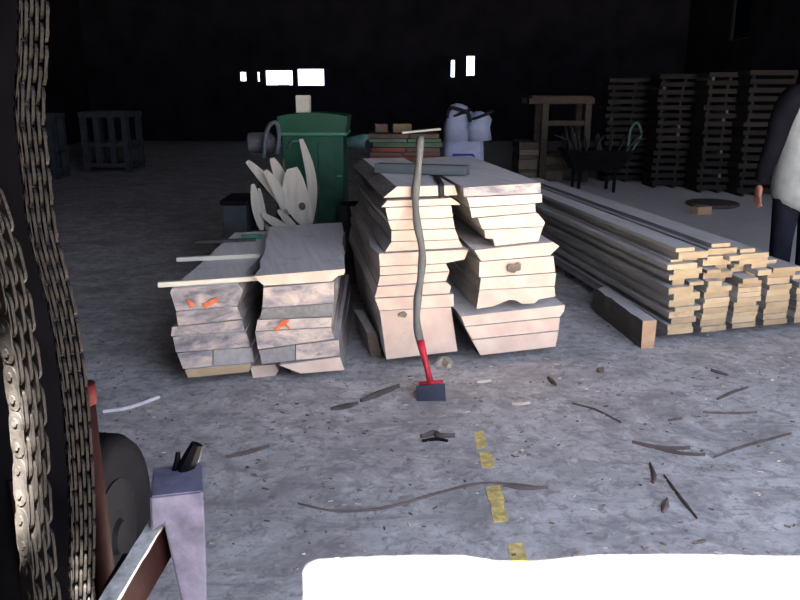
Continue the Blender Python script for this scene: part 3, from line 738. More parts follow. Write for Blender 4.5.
# dark drum in the gap between the low and the tall stacks
c = at_y(355, 262, 6.08); c.z = 0
t_ = empty('steel_drum', c, 'dark steel drum in the gap between the low and tall stacks', 'drum')
prof = [(0.125, 0), (0.132, 0.01), (0.128, 0.03), (0.128, 0.2), (0.135, 0.21), (0.128, 0.22), (0.128, 0.4), (0.135, 0.41), (0.128, 0.42), (0.128, 0.60), (0.134, 0.61), (0.134, 0.625), (0.126, 0.625)]
obj('drum_body', add_lathe(bmesh.new(), prof), M['grey_metal'], t_, smooth=False)
obj('drum_lid', add_lathe(bmesh.new(), [(0.12, 0.6255), (0.12, 0.632), (0.03, 0.632), (0.028, 0.642), (0.01, 0.642)]), M['black_steel'], t_)

# green machine
Ym = 6.45; K = lambda px, py, y=Ym: at_y(px, py, y)
x0, x1 = K(279, 160).x, K(348.5, 160).x; ztop_ = K(310, 113).z; zs1 = K(310, 134).z; zsh = K(275, 119).z
mach = empty('green_machine', ((x0+x1)/2, Ym+0.25, 0), 'dark green metal sawmill machine with arched hood, behind the slab offcuts', 'machine')
def m_part(name, bm, mt, smooth=False): return keep(obj(name, bm, mt, smooth=smooth), mach)
m_part('body', box(x0+0.03, x1-0.04, Ym, Ym+0.5, 0.10, zs1, bevel=0.01), M['green'])
hood = bmesh.new(); n_ = 16; outl = [(x0+0.02, zs1+0.012), (x1-0.02, zs1+0.012)]
for k in range(n_+1):
    f = k/n_; outl.append((x1-0.0-(x1-x0)*f*1.0, zsh+(ztop_-zsh)*math.sin(math.pi*(0.12+0.76*f))**0.8))
fa = [hood.verts.new((x, Ym-0.02, z)) for x, z in outl]; fb = [hood.verts.new((x, Ym+0.52, z)) for x, z in outl]
hood.faces.new(fa); hood.faces.new(fb[::-1])
for i in range(len(outl)): hood.faces.new((fa[i], fb[i], fb[(i+1) % len(outl)], fa[(i+1) % len(outl)]))
m_part('hood', hood, M['green'])
m_part('hood_seam', box(x0+0.01, x1-0.01, Ym-0.03, Ym+0.53, zs1-0.012, zs1+0.012, bevel=0.004), M['green_trim'])
xa, xb = K(318, 150).x, K(334, 150).x
m_part('access_panel', box(xa, xb, Ym-0.012, Ym, 0.25, K(0, 141).z, bevel=0.004), M['green_dark'])
for k in range(2):
    z = K(0, 210-k*34).z
    m_part('panel_strip', box(xb+0.02, x1-0.06, Ym-0.008, Ym, z-0.006, z+0.006), M['green_trim'])
for sx in (x0+0.06, x1-0.12):
    for sy in (Ym+0.05, Ym+0.4):
        m_part('foot', box(sx, sx+0.06, sy, sy+0.06, 0, 0.10), M['black_steel'])
sp = bmesh.new(); a = K(347, 143, Ym+0.2); b = K(364, 141, Ym+0.2)
add_tube(sp, [a, b, b+Vector((0.012, 0, -0.0)), b+Vector((0.013, 0, -0.002))], [0.05, 0.062, 0.06, 0.05], 14); m_part('outlet_spout', sp, M['teal'], True)
ar = bmesh.new(); add_tube(ar, catmull([K(264, 158, Ym-0.04), K(265, 140, Ym-0.04), K(269, 126, Ym-0.04), K(276.5, 123, Ym-0.04), K(279, 136, Ym-0.04), K(277, 154, Ym-0.04)], 5), 0.018, 10); m_part('guard_hoop', ar, M['motor'], True)
mo = bmesh.new(); a = K(248, 143, Ym+0.12); b = K(272, 142, Ym+0.12)
add_tube(mo, [a, a+Vector((0.015, 0, 0)), b-Vector((0.01, 0, 0)), b+Vector((0.03, 0, 0))], [0.065, 0.085, 0.085, 0.04], 18); m_part('motor', mo, M['motor'], False)
ho = bmesh.new(); add_tube(ho, catmull([K(288, 148, Ym-0.03), K(292, 142, Ym-0.04), K(300, 141, Ym-0.03)], 5), 0.012, 8); m_part('grab_handle', ho, M['teal'], True)
xa, xb = K(293.5, 105).x, K(307.5, 105).x
pbx = empty('upright_box', ((xa+xb)/2, Ym+0.2, K(0, 111.8).z), 'small cream upright box standing on top of the green machine', 'box')
zb = pbx.location.z
hz_ = K(0, 96).z+0.05
keep(obj('box_body', box(xa, xb, Ym+0.14, Ym+0.26, ztop_-0.003, hz_-0.05+0.0, bevel=0.004), M['box']), pbx)
keep(obj('box_flap', box(xa+0.004, xb-0.004, Ym+0.145, Ym+0.255, hz_-0.05, hz_-0.045), M['box']), pbx)

# stack of painted planks behind the tall stack
Yp = 7.6
rows = [(168, 'moss'), (162, 'brown'), (156, 'rust'), (150.5, 'sage'), (145, 'rust'), (140, 'moss'), (135.5, 'brown')]
zt_ = at_y(400, 134, Yp).z
ths = [0.044+0.006*((k*7) % 3-1) for k in range(11)]; low = (zt_-sum(ths))/7; ths = [low]*7 + ths; nrow = len(ths)
pal = ['brown', 'moss', 'brown', 'rust', 'sage', 'brown', 'moss', 'rust', 'brown', 'sage', 'rust', 'moss', 'ochre']
words_ = {'brown': 'brown', 'moss': 'mossy green', 'rust': 'rust red', 'sage': 'grey green', 'ochre': 'ochre'}
z = 0.0
for r in range(nrow):
    th = ths[r]
    xa, xb = at_y(370+rng.uniform(-3, 3), 150, Yp).x, at_y(441+rng.uniform(-4, 3), 150, Yp).x
    parts_ = 2 if (r % 3 and r >= 7) else 1
    xm = xa+(xb-xa)*rng.uniform(0.4, 0.65)
    for k in range(parts_):
        u0, u1 = (xa, xb) if parts_ == 1 else ((xa, xm-0.004) if k == 0 else (xm+0.004, xb))
        key = pal[(r*3+k*5) % len(pal)] if r < nrow-1 else 'brown'
        n_top = nrow-1-r
        row_ = 'topmost row' if n_top == 0 else ('%s row from top' % ORD[n_top] if n_top < 14 else '%s row from the floor' % ORD[r])
        lab = '%s plank in the painted stack behind the tall stacks, %s%s' % (words_[key], row_, '' if parts_ == 1 else (', left' if k == 0 else ', right'))
        tag(obj('painted_plank', box(-(u1-u0)/2, (u1-u0)/2, 0, 0.5, 0.001, th-0.003, bevel=0.003), PAINT[key], None, ((u0+u1)/2, Yp+rng.uniform(-0.03, 0.05), z)), lab, 'plank', 'painted planks behind the tall stacks')
    z += th
lath('lath', at_y(402, 134, Yp)+Vector((0, 0.05, 0)), at_y(441, 130.5, Yp)+Vector((0, 0.1, 0.0)), 0.07, 0.02, M['pale'], 'pale ochre board end lying on top of the painted planks', 'board')
for (a, b), lab in (((374, 387), 'small brown wood block left on top of the painted planks'), ((392, 411), 'yellowish wood block right on top of the painted planks')):
    xa, xb = at_y(a, 128, Yp+.2).x, at_y(b, 128, Yp+.2).x
    tag(obj('wood_block', box(-(xb-xa)/2, (xb-xa)/2, -0.06, 0.06, 0, 0.085, bevel=0.008), PAINT['brown'] if a < 380 else PAINT['ochre'], None, ((xa+xb)/2, Yp+0.3, zt_+0.001), 0.15), lab, 'block')

# bulk bag
Yb = 9.6
xa, xb = at_y(440, 150, Yb).x, at_y(489, 150, Yb).x; w = (xb-xa)/2; hb = at_y(460, 122, Yb).z
bag = empty('bulk_bag', ((xa+xb)/2, Yb+w, 0), 'big white woven bulk bag with gathered corners and dark straps, behind tall stack', 'bag')
bm = bmesh.new(); nu, nv = 40, 22; rings = []
for j in range(nv+1):
    v = j/nv; ring = []
    for i in range(nu):
        a = 2*math.pi*i/nu; ca, sa = math.cos(a), math.sin(a)
        sq = 1/max(abs(ca), abs(sa))**0.62
        r = w*0.86*sq*(0.93+0.14*math.sin(math.pi*min(1, v*1.1)))*(1+0.03*noise.noise(Vector((ca*3, sa*3, v*6))))
        if v > 0.86: r *= 1-((v-0.86)/0.14)**2*0.55
        corner = max(0, (abs(ca)*abs(sa)*2)-0.55)/0.45
        zz = hb*v*(1+ (0.13*corner*(1.15 if ca < 0 else 0.85) if v > 0.8 else 0))
        ring.append(bm.verts.new((r*ca, r*sa, zz)))
    rings.append(ring)
for r0, r1 in zip(rings, rings[1:]):
    for i in range(nu): bm.faces.new((r0[i], r0[(i+1) % nu], r1[(i+1) % nu], r1[i]))
bm.faces.new(rings[0][::-1]); bm.faces.new(rings[-1])
obj('bag_body', bm, M['bag'], bag, smooth=True)
for k, (px, top_) in enumerate(((457, 104), (480, 112))):       # bunched lifting corners
    c = at_y(px, 125, Yb+0.08)-bag.location; zt2 = at_y(px, top_, Yb+0.08).z
    bm = bmesh.new(); add_tube(bm, [(c.x, c.y, hb*0.80), (c.x-0.01, c.y, hb*0.95), (c.x+0.02, c.y, (hb+zt2)/2), (c.x+0.03, c.y, zt2-0.02), (c.x+0.035, c.y, zt2)], [0.15, 0.145, 0.13, 0.10, 0.04], 16)
    for v in bm.verts: v.co += Vector((1, 1, 0.3))*0.03*noise.noise(v.co*9)
    o = obj('gathered_corner', bm, M['bag'], bag, smooth=True)
    z = (hb+zt2)/2-0.01+0.03*k
    rb = bmesh.new(); add_tube(rb, [(c.x+0.02+0.128*math.cos(t*math.pi/8), c.y+0.128*math.sin(t*math.pi/8), z+0.05*math.cos(t*math.pi/8)) for t in range(17)], 0.02, 8)
    obj('strap', rb, M['strap'], bag, smooth=True)
bm = bmesh.new(); add_tube(bm, catmull([at_y(447, 118, Yb-0.06)-bag.location, at_y(449, 110, Yb-0.04)-bag.location, at_y(454, 108, Yb-0.1)-bag.location, at_y(468, 113, Yb-0.1)-bag.location, at_y(470, 122, Yb-0.1)-bag.location], 4), 0.022, 8)
obj('strap', bm, M['strap'], bag, smooth=True)
xa, xb = at_y(455, 160, 8.3).x, at_y(474, 160, 8.3).x; zq = at_y(465, 155.5, 8.3).z
bq = empty('blue_crate', ((xa+xb)/2, 8.4, 0), 'bright blue plastic crate showing between the tall stack and white bag', 'crate')
obj('crate_body', box(-(xb-xa)/2, (xb-xa)/2, -0.1, 0.15, 0, zq-0.03, bevel=0.006), M['blue'], bq)
obj('crate_rim', box(-(xb-xa)/2-0.01, (xb-xa)/2+0.01, -0.11, 0.16, zq-0.03, zq, bevel=0.005), M['blue'], bq)

# wooden rack with short boards under it
Yr = 13.0
def rx(px): return at_y(px, 140, Yr).x
rack = empty('wooden_rack', (rx(560), Yr+0.4, 0), 'brown wooden post rack far behind, flat top beam at eye height', 'rack')
for a, b, d in ((541, 547.5, 0), (584, 590, 0), (541, 547.5, 0.7), (584, 590, 0.7)):
    keep(obj('post', box(rx(a), rx(b), Yr+d, Yr+d+0.1, 0, at_y(560, 104, Yr).z-0.001, bevel=0.006), M['sooty_wood']), rack)
zr = at_y(560, 104, Yr).z
keep(obj('top_beam', box(rx(527), rx(592), Yr-0.02, Yr+0.12, zr, zr+0.10, bevel=0.006), M['sooty_wood']), rack)
keep(obj('top_beam', box(rx(527), rx(592), Yr+0.68, Yr+0.82, zr, zr+0.10, bevel=0.006), M['sooty_wood']), rack)
keep(obj('top_deck', box(rx(530), rx(590), Yr-0.02, Yr+0.82, zr+0.101, zr+0.13, bevel=0.004), M['sooty_wood']), rack)
keep(obj('cross_rail', box(rx(547.5)+0.002, rx(584)-0.002, Yr+0.02, Yr+0.08, zr-0.35, zr-0.27), M['sooty_wood']), rack)
rowlab = 'stored board end under the wooden rack, %s from the floor'
z = 0.03
hts = [0.14, 0.05, 0.16, 0.07, 0.10, 0.12]
tag(obj('bearer', box(rx(519), rx(540), Yr+0.0, Yr+0.1, 0, 0.029), M['dark_wood']), 'dark bearer under the boards left of the wooden rack', 'bearer')
for k, h in enumerate(hts):
    a, b = 519+rng.uniform(-1, 2), 539+rng.uniform(-1, 1)
    tag(obj('stored_board', box(rx(a), rx(b), Yr-0.03, Yr+0.8, z, z+h-0.004, bevel=0.006), M['sooty_wood'] if k % 2 else M['mid_wood']), 'short thick board piled left of the wooden rack post, %s from the floor' % ORD[k], 'board', 'boards piled beside the wooden rack'); z += h
z = 0.03
tag(obj('bearer', box(rx(548.5), rx(583), Yr+0.12, Yr+0.2, 0, 0.029), M['dark_wood']), 'dark bearer under the boards inside the wooden rack', 'bearer')
for k, h in enumerate([0.15, 0.10, 0.14, 0.06]):
    tag(obj('stored_board', box(rx(548.5), rx(566+3*(k % 2)), Yr+0.1, Yr+0.66, z, z+h-0.004, bevel=0.006), M['mid_wood'] if k in (0, 2) else M['sooty_wood']), 'board stored between the rack posts, %s from the floor' % ORD[k], 'board', 'boards inside the wooden rack'); z += h

# skip heaped with bark slabs
Yk = 11.5
kx = lambda px: at_y(px, 160, Yk).x
skip = empty('tipping_skip', (kx(600), Yk+0.35, 0), 'dark steel skip on legs heaped with bark strips, right of the rack', 'skip')
zt_ = at_y(600, 152, Yk).z; zb_ = at_y(600, 172, Yk).z
bm = bmesh.new()
lo = [(kx(578), Yk+0.1), (kx(622), Yk+0.1), (kx(622), Yk+0.6), (kx(578), Yk+0.6)]; hi = [(kx(567), Yk-0.02), (kx(634), Yk-0.02), (kx(634), Yk+0.72), (kx(567), Yk+0.72)]
vl = [bm.verts.new((x, y, zb_)) for x, y in lo]; vh = [bm.verts.new((x, y, zt_)) for x, y in hi]
bm.faces.new(vl)
for i in range(4): bm.faces.new((vl[i], vl[(i+1) % 4], vh[(i+1) % 4], vh[i]))
o = keep(obj('tub', bm, M['black_steel']), skip); md = o.modifiers.new('t', 'SOLIDIFY'); md.thickness = 0.012
keep(obj('rim', add_tube(bmesh.new(), [(*p, zt_) for p in hi + hi[:1]], 0.018, 8), M['black_steel']), skip)
for x, y in ((kx(582), Yk+0.12), (kx(618), Yk+0.12), (kx(582), Yk+0.55), (kx(618), Yk+0.55)):
    keep(obj('leg', add_tube(bmesh.new(), [(x, y, 0), (x, y, zb_)], 0.025, 8), M['black_steel']), skip)
for k in range(16):
    px = rng.uniform(570, 630); a = Vector((kx(px), Yk+rng.uniform(0.1, 0.6), zt_-0.02)); an = (px-600)/30*0.9+rng.uniform(-0.5, 0.5)
    L = rng.uniform(0.25, 0.5); tip = a+Vector((math.sin(an)*L, rng.uniform(-0.15, 0.05), math.cos(an)*L*0.9))
    mdp = a.lerp(tip, 0.5)+Vector((rng.uniform(-.04, .04), 0, rng.uniform(0, .05)))
    bm = bmesh.new(); add_tube(bm, catmull([a, mdp, tip], 4), [0.05, 0.055, 0.06, 0.06, 0.055, 0.05, 0.045, 0.035, 0.02], 8, flat=0.3)
    bmesh.ops.translate(bm, verts=bm.verts[:], vec=-a)
    tag(obj('bark_strip', bm, M['dusty_strip'], None, a, smooth=True), 'curled brown bark strip heaped in the dark steel skip', 'bark', 'bark strips in the skip')
# handle loop at the right of the skip
keep(obj('push_handle', add_tube(bmesh.new(), catmull([(kx(633), Yk+0.1, zt_), (kx(641), Yk+0.1, zt_+0.25), (kx(636), Yk+0.1, zt_+0.42), (kx(630), Yk+0.1, zt_+0.3), (kx(629), Yk+0.1, zt_-0.05)], 5), 0.02, 8), M['teal'], smooth=True), skip)

# stickered timber wall far right: bundles of boards on stickers
Yw = 10.9
wx = lambda px: at_y(px, 140, Yw).x
M['dot_end'] = wood('dim_sticker_end', (0.12, 0.10, 0.075), (0.2, 0.17, 0.13), None)
bund = [(604, 656, 0.0, 'leftmost'), (654, 702, 0.0, 'second'), (701, 743, 0.0, 'third'), (742, 792, 0.0, 'rightmost')]
nl = 15
zw = at_y(690, 73, Yw).z; lh = zw/nl
for bi, (pa, pb, dy, wl) in enumerate(bund):
    Yw = [13.0, 12.2, 11.6, 11.2][bi]; x0, x1 = wx(pa), wx(pb); lh = at_y(690, [78, 74, 72, 70][bi], Yw).z/nl; hgt = 0.62*lh
    for r in range(nl):
        z0 = r*lh
        for k, fx in enumerate((0.10, 0.5, 0.90)):
            cx = x0+(x1-x0)*fx+rng.uniform(-0.02, 0.02)
            if r == 0 or (k != 1) or bi < 3:
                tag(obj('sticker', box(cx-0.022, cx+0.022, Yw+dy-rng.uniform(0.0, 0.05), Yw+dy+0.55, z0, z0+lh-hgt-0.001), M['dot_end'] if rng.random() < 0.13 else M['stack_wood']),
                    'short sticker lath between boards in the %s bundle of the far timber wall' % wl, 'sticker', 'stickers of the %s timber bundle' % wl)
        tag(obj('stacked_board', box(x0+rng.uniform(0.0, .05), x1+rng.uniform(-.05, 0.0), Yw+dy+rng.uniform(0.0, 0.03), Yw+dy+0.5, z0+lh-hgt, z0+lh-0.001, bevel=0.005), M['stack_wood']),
            'dark board in the %s bundle of the far timber wall, %s' % (wl, ORD[r]+' from floor' if r < 14 else 'topmost'), 'board', 'boards of the %s timber bundle' % wl)
# dark disk and orange block on the floor before the timber wall
c = at_z(712, 206, 0)
tag(obj('round_slice', add_lathe(bmesh.new(), [(0.30, 0), (0.34, 0.02), (0.34, 0.05), (0.31, 0.06)]), M['bark_dark'], None, c), 'dark flat round log slice lying on the floor before the timber wall', 'log')
c = at_z(702, 214, 0)
tag(obj('wood_block', box(-0.12, 0.1, -0.06, 0.06, 0, 0.10, bevel=0.01), M['orange_end'], None, c, 0.35), 'orange-brown wood block on the floor beside the dark log slice', 'block')

# pallet crates at the far left
Ys = 14.6
sx = lambda px: at_y(px, 140, Ys).x
def stillage(pa, pb, dy, label, rz=0.0):
    x0, x1 = sx(pa), sx(pb); w = (x1-x0)/2; h = 1.12
    e = empty('box_pallet', ((x0+x1)/2, Ys+dy+w, 0), label, 'crate', 'box pallets', rz)
    for ax in (-1, 1):
        for ay in (-1, 1):
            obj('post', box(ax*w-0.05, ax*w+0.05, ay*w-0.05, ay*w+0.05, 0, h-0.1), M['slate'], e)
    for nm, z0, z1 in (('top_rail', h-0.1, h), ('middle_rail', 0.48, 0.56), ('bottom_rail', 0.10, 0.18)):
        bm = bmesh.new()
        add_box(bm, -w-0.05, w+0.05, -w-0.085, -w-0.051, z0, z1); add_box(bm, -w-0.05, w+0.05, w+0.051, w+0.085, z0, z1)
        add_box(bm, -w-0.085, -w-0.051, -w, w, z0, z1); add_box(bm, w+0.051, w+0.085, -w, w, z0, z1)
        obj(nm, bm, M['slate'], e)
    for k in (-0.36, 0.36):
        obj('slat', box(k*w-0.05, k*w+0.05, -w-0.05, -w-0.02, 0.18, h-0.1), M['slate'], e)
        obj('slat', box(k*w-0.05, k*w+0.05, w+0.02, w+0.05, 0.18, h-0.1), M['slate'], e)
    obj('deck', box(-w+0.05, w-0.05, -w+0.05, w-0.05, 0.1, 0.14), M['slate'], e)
stillage(56, 80, -1.2, 'pale slatted box pallet at far left, nearest the hanging chains')
stillage(85, 126, 0.0, 'pale slatted box pallet at far left, farthest from the chains')

# ------------------------------------------------------------------ loader at the left: chains, mast, bracket, tyre
def chain(name, pix, y, w, label, pitch=0.029, twist=0.5):
    pts = catmull([at_y(px, py, yy) for (px, py), yy in zip(pix, y)], 10)
    # resample
    out = [pts[0]]; acc = 0
    for a, b in zip(pts, pts[1:]):
        L = (b-a).length; 
        while acc + L >= pitch:
            t = (pitch-acc)/L; a = a.lerp(b, t); out.append(a.copy()); L = (b-a).length; acc = 0
        acc += L
    bm = bmesh.new()
    for i in range(len(out)-1):
        a, b = out[i], out[i+1]; t = (b-a).normalized()
        pin = Vector((math.cos(twist), -math.sin(twist), 0)); pin = (pin - t*pin.dot(t)).normalized(); nn = t.cross(pin).normalized()
        r = pitch*0.47
        lanes = [(-0.5, 0.05), (-0.14, 0.11), (0.22, 0.11)] if i % 2 == 0 else [(-0.44, 0.05), (-0.32, 0.11), (0.04, 0.11), (0.40, 0.11)]
        for l0, lt in lanes:
            ring = []
            for (c, s_) in ((a, -1), (b, 1)):
                for k in range(7):
                    an = math.pi*(k/6-0.5)
                    ring.append(c + t*s_*r*math.cos(an)*0.98 + nn*s_*r*math.sin(an)*-1*-1)
            waist = []
            f0 = [bm.verts.new(p+pin*w*l0) for p in ring]; f1 = [bm.verts.new(p+pin*w*(l0+lt)) for p in ring]
            bm.faces.new(f0); bm.faces.new(f1[::-1]); L = len(ring)
            for k in range(L): bm.faces.new((f0[k], f0[(k+1) % L], f1[(k+1) % L], f1[k]))
        add_tube(bm, [a-pin*w*0.56, a+pin*w*0.56], 0.0052, 8)
    c0 = out[-1]; bmesh.ops.translate(bm, verts=bm.verts[:], vec=-c0)
    return tag(obj(name, bm, M['chain'], None, c0), label, 'chain', None)
chain('lifting_chain', [(-60, -60), (-50, 60), (-34, 150), (-10, 215), (8, 280), (18, 340), (26, 400), (31, 460), (34, 520), (42, 600), (52, 680)], [0.80]*7+[0.79, 0.77, 0.74, 0.71], 0.030,
      'nearest rusty plate chain at the left edge, sunlit white along its lower half', twist=-1.0, pitch=0.028)
chain('lifting_chain', [(33, -60), (33, 0), (32, 60), (29, 110), (35, 170), (42, 230), (52, 270), (63, 315), (73, 380), (79, 450), (82, 520), (81, 600), (79, 680)], [1.0]*13, 0.033,
      'farther rusty plate chain hanging full height at the left, wholly in shade', twist=-0.55, pitch=0.026)
mast = empty('loader', (-0.98, 1.28, 0), 'dark red loader front with mast plate and black wheel, behind the hanging chains', 'loader')
pl = [(-90, -80), (20, -80), (22, 60), (20, 120), (27, 190), (38, 260), (55, 330), (66, 400), (70, 470), (72, 600), (72, 700), (-90, 700)]
bm = bmesh.new(); Yp_ = 1.18
vf = [bm.verts.new(at_y(x, y, Yp_)) for x, y in pl]; vb = [bm.verts.new(v.co+Vector((-0.01, 0.05, 0))) for v in vf]
bm.faces.new(vf); bm.faces.new(vb[::-1])
for i in range(len(vf)): bm.faces.new((vf[i], vb[i], vb[(i+1) % len(vf)], vf[(i+1) % len(vf)]))
keep(obj('body_panel', box(-2.3, -0.80, -0.2, 1.12, 0.25, 2.3, bevel=0.03), M['dark_red']), mast)  # unseen block added to keep skylight off the left floor
keep(obj('mast_plate', bm, M['black_steel']), mast)
lowp = at_y(-90, 700, Yp_); lowq = at_y(72, 700, Yp_)
keep(obj('mast_foot', box(lowp.x, lowq.x-0.004, Yp_, Yp_+0.05, 0, lowp.z-0.002), M['black_steel']), mast)
for py0, py1 in ((225, 330), (480, 590)):
    a, b = at_y(6+(py0-225)*0.02, py0, Yp_-0.002), at_y(20+(py1-225)*0.02, py1, Yp_-0.002)
    keep(obj('red_stripe', add_tube(bmesh.new(), [a, b], 0.006, 8), M['dark_red']), mast)
e1, e2 = at_y(52, 680, 0.71), at_y(79, 680, 1.0)
for e_ in (e1, e2): keep(obj('chain_anchor', box(e_.x-0.03, e_.x+0.03, e_.y-0.03, e_.y+0.03, 0, e_.z-0.016, bevel=0.004), M['black_steel']), mast)
h1, h2 = at_y(-60, -60, 0.80), at_y(33, -60, 1.0)
keep(obj('head_beam', box(h1.x-0.12, h2.x+0.05, 0.76, 1.05, max(h1.z, h2.z)+0.02, max(h1.z, h2.z)+0.12, bevel=0.01), M['black_steel']), mast)
cy = at_y(93, 480, 1.55)
zc_ = at_y(92, 384, 1.55).z
keep(obj('ram_cylinder', add_tube(bmesh.new(), [(cy.x, 1.55, 0.0), (cy.x, 1.55, zc_-0.045)], 0.024, 14), M['dark_red'], smooth=True), mast)
keep(obj('ram_cap', add_tube(bmesh.new(), [(cy.x, 1.55, zc_-0.045), (cy.x, 1.55, zc_)], 0.028, 14), M['ram_red'], smooth=True), mast)
keep(obj('cross_member', box(lowq.x+0.01, at_y(150, 575, 1.4).x, 1.34, 1.46, at_y(100, 592, 1.4).z, at_y(100, 569, 1.4).z, bevel=0.004), M['black_steel']), mast)
tc_ = at_y(76, 510, 1.85)
bm = bmesh.new(); prof = [(0.19, -0.10), (0.26, -0.12), (0.31, -0.115), (0.33, -0.085), (0.335, 0), (0.33, 0.085), (0.31, 0.115), (0.26, 0.12), (0.19, 0.10)]
add_lathe(bm, prof, 40); rot = Matrix.Rotation(R(90), 4, 'Y'); mt_ = Matrix.Translation((tc_.x, 1.88, 0.292)) @ Matrix.Scale(0.87, 4)
bmesh.ops.transform(bm, matrix=mt_ @ rot, verts=bm.verts[:]); ty = keep(obj('tyre', bm, M['rubber'], smooth=True), mast)
ty['label'] = 'black rubber tyre'
bm = add_lathe(bmesh.new(), [(0.05, 0.125), (0.06, 0.11), (0.12, 0.098), (0.185, 0.095), (0.185, 0.105)], 32); bmesh.ops.transform(bm, matrix=mt_ @ rot, verts=bm.verts[:]); keep(obj('hub', bm, M['black_steel']), mast)
# bracket post with diagonal bar
Yq = 1.12
def bp(px, py, y=Yq): return at_y(px, py, y)
br = empty('steel_bracket', (bp(178, 540).x, Yq+0.04, 0), 'scuffed blue-grey steel post with square head, bottom left, near the loader', 'bracket')
bm = bmesh.new(); yb_ = Yq+0.11
front_ = [(150, 497), (203, 491), (206, 560), (207, 640), (190, 640), (181, 600), (172, 560), (164, 524), (151, 532)]
vf = [bm.verts.new(bp(x, y)) for x, y in front_]
vb = [bm.verts.new(v.co+Vector((-0.030, 0.11, -0.004))) for v in vf]
bm.faces.new(vf); bm.faces.new(vb[::-1])
for i in range(len(vf)): bm.faces.new((vf[i], vb[i], vb[(i+1) % len(vf)], vf[(i+1) % len(vf)]))
bmesh.ops.recalc_face_normals(bm, faces=bm.faces[:])
bmesh.ops.bevel(bm, geom=bm.edges[:], offset=0.003, segments=2, affect='EDGES')
keep(obj('head_post', bm, M['blue_steel']), br)
lowx0, lowx1 = bp(190, 640).x-0.028, bp(207, 640).x-0.032; lz = bp(200, 640).z
keep(obj('shaft', box(lowx0, lowx1, Yq+0.002, Yq+0.108, 0, lz-0.003), M['blue_steel']), br)
tp_ = bp(178, 494).z
bm = bmesh.new()
for (px, py, px2, py2, w_) in ((185, 470, 197, 444, 0.016), (176, 476, 178, 452, 0.006), (182, 478, 187, 462, 0.005)):
    a = bp(px, py+6, Yq+0.09); b = bp(px2, py2, Yq+0.10); a.z = tp_-0.006
    add_tube(bm, [a, a.lerp(b, 0.5)+Vector((0.002, 0, 0.002)), b], [w_, w_*0.95, w_*0.7], 8)
keep(obj('prong', bm, M['black_steel']), br)
bm = bmesh.new(); a = bp(158, 523, Yq+0.03); b = bp(108, 604, Yq-0.12)
d = (b-a).normalized(); sdv = Vector((1, -0.25, 0.0)).normalized(); up = sdv.cross(d).normalized()
if up.z < 0: up = -up
v = []
for p in (a, b+d*0.06):
    v.append([bm.verts.new(p+sdv*0.013*s1-up*h) for s1, h in ((-1, 0), (1, 0), (1, 0.07), (-1, 0.07))])
bm.faces.new(v[0]); bm.faces.new(v[1][::-1])
for i in range(4): bm.faces.new((v[0][i], v[1][i], v[1][(i+1) % 4], v[0][(i+1) % 4])).material_index = 0
o = keep(obj('diagonal_bar', bm, M['barm'] if 'barm' in M else M['dark_red']), br); o['label'] = 'reddish brown diagonal bar with worn bright upper edge'
M['worn'] = plain('worn_bright_metal', (0.55, 0.55, 0.52), 0.5, 0.1, var=0.4, scale=50)  # pale tone painting the sunlight on the diagonal bar's upper edge
bm = bmesh.new(); v = []; sg = 14
for k in range(sg+1):
    p = a.lerp(b+d*0.06, k/sg); j = 0.003*noise.noise(p*60)
    v.append([bm.verts.new(p+sdv*(0.014+j)*s1+up*h) for s1, h in ((-1, 0.0), (1, 0.0), (1, 0.006+j), (-1, 0.006))])
bm.faces.new(v[0]); bm.faces.new(v[-1][::-1])
for r0, r1 in zip(v, v[1:]):
    for i in range(4): bm.faces.new((r0[i], r1[i], r1[(i+1) % 4], r0[(i+1) % 4]))
keep(obj('worn_edge', bm, M['worn']), br)

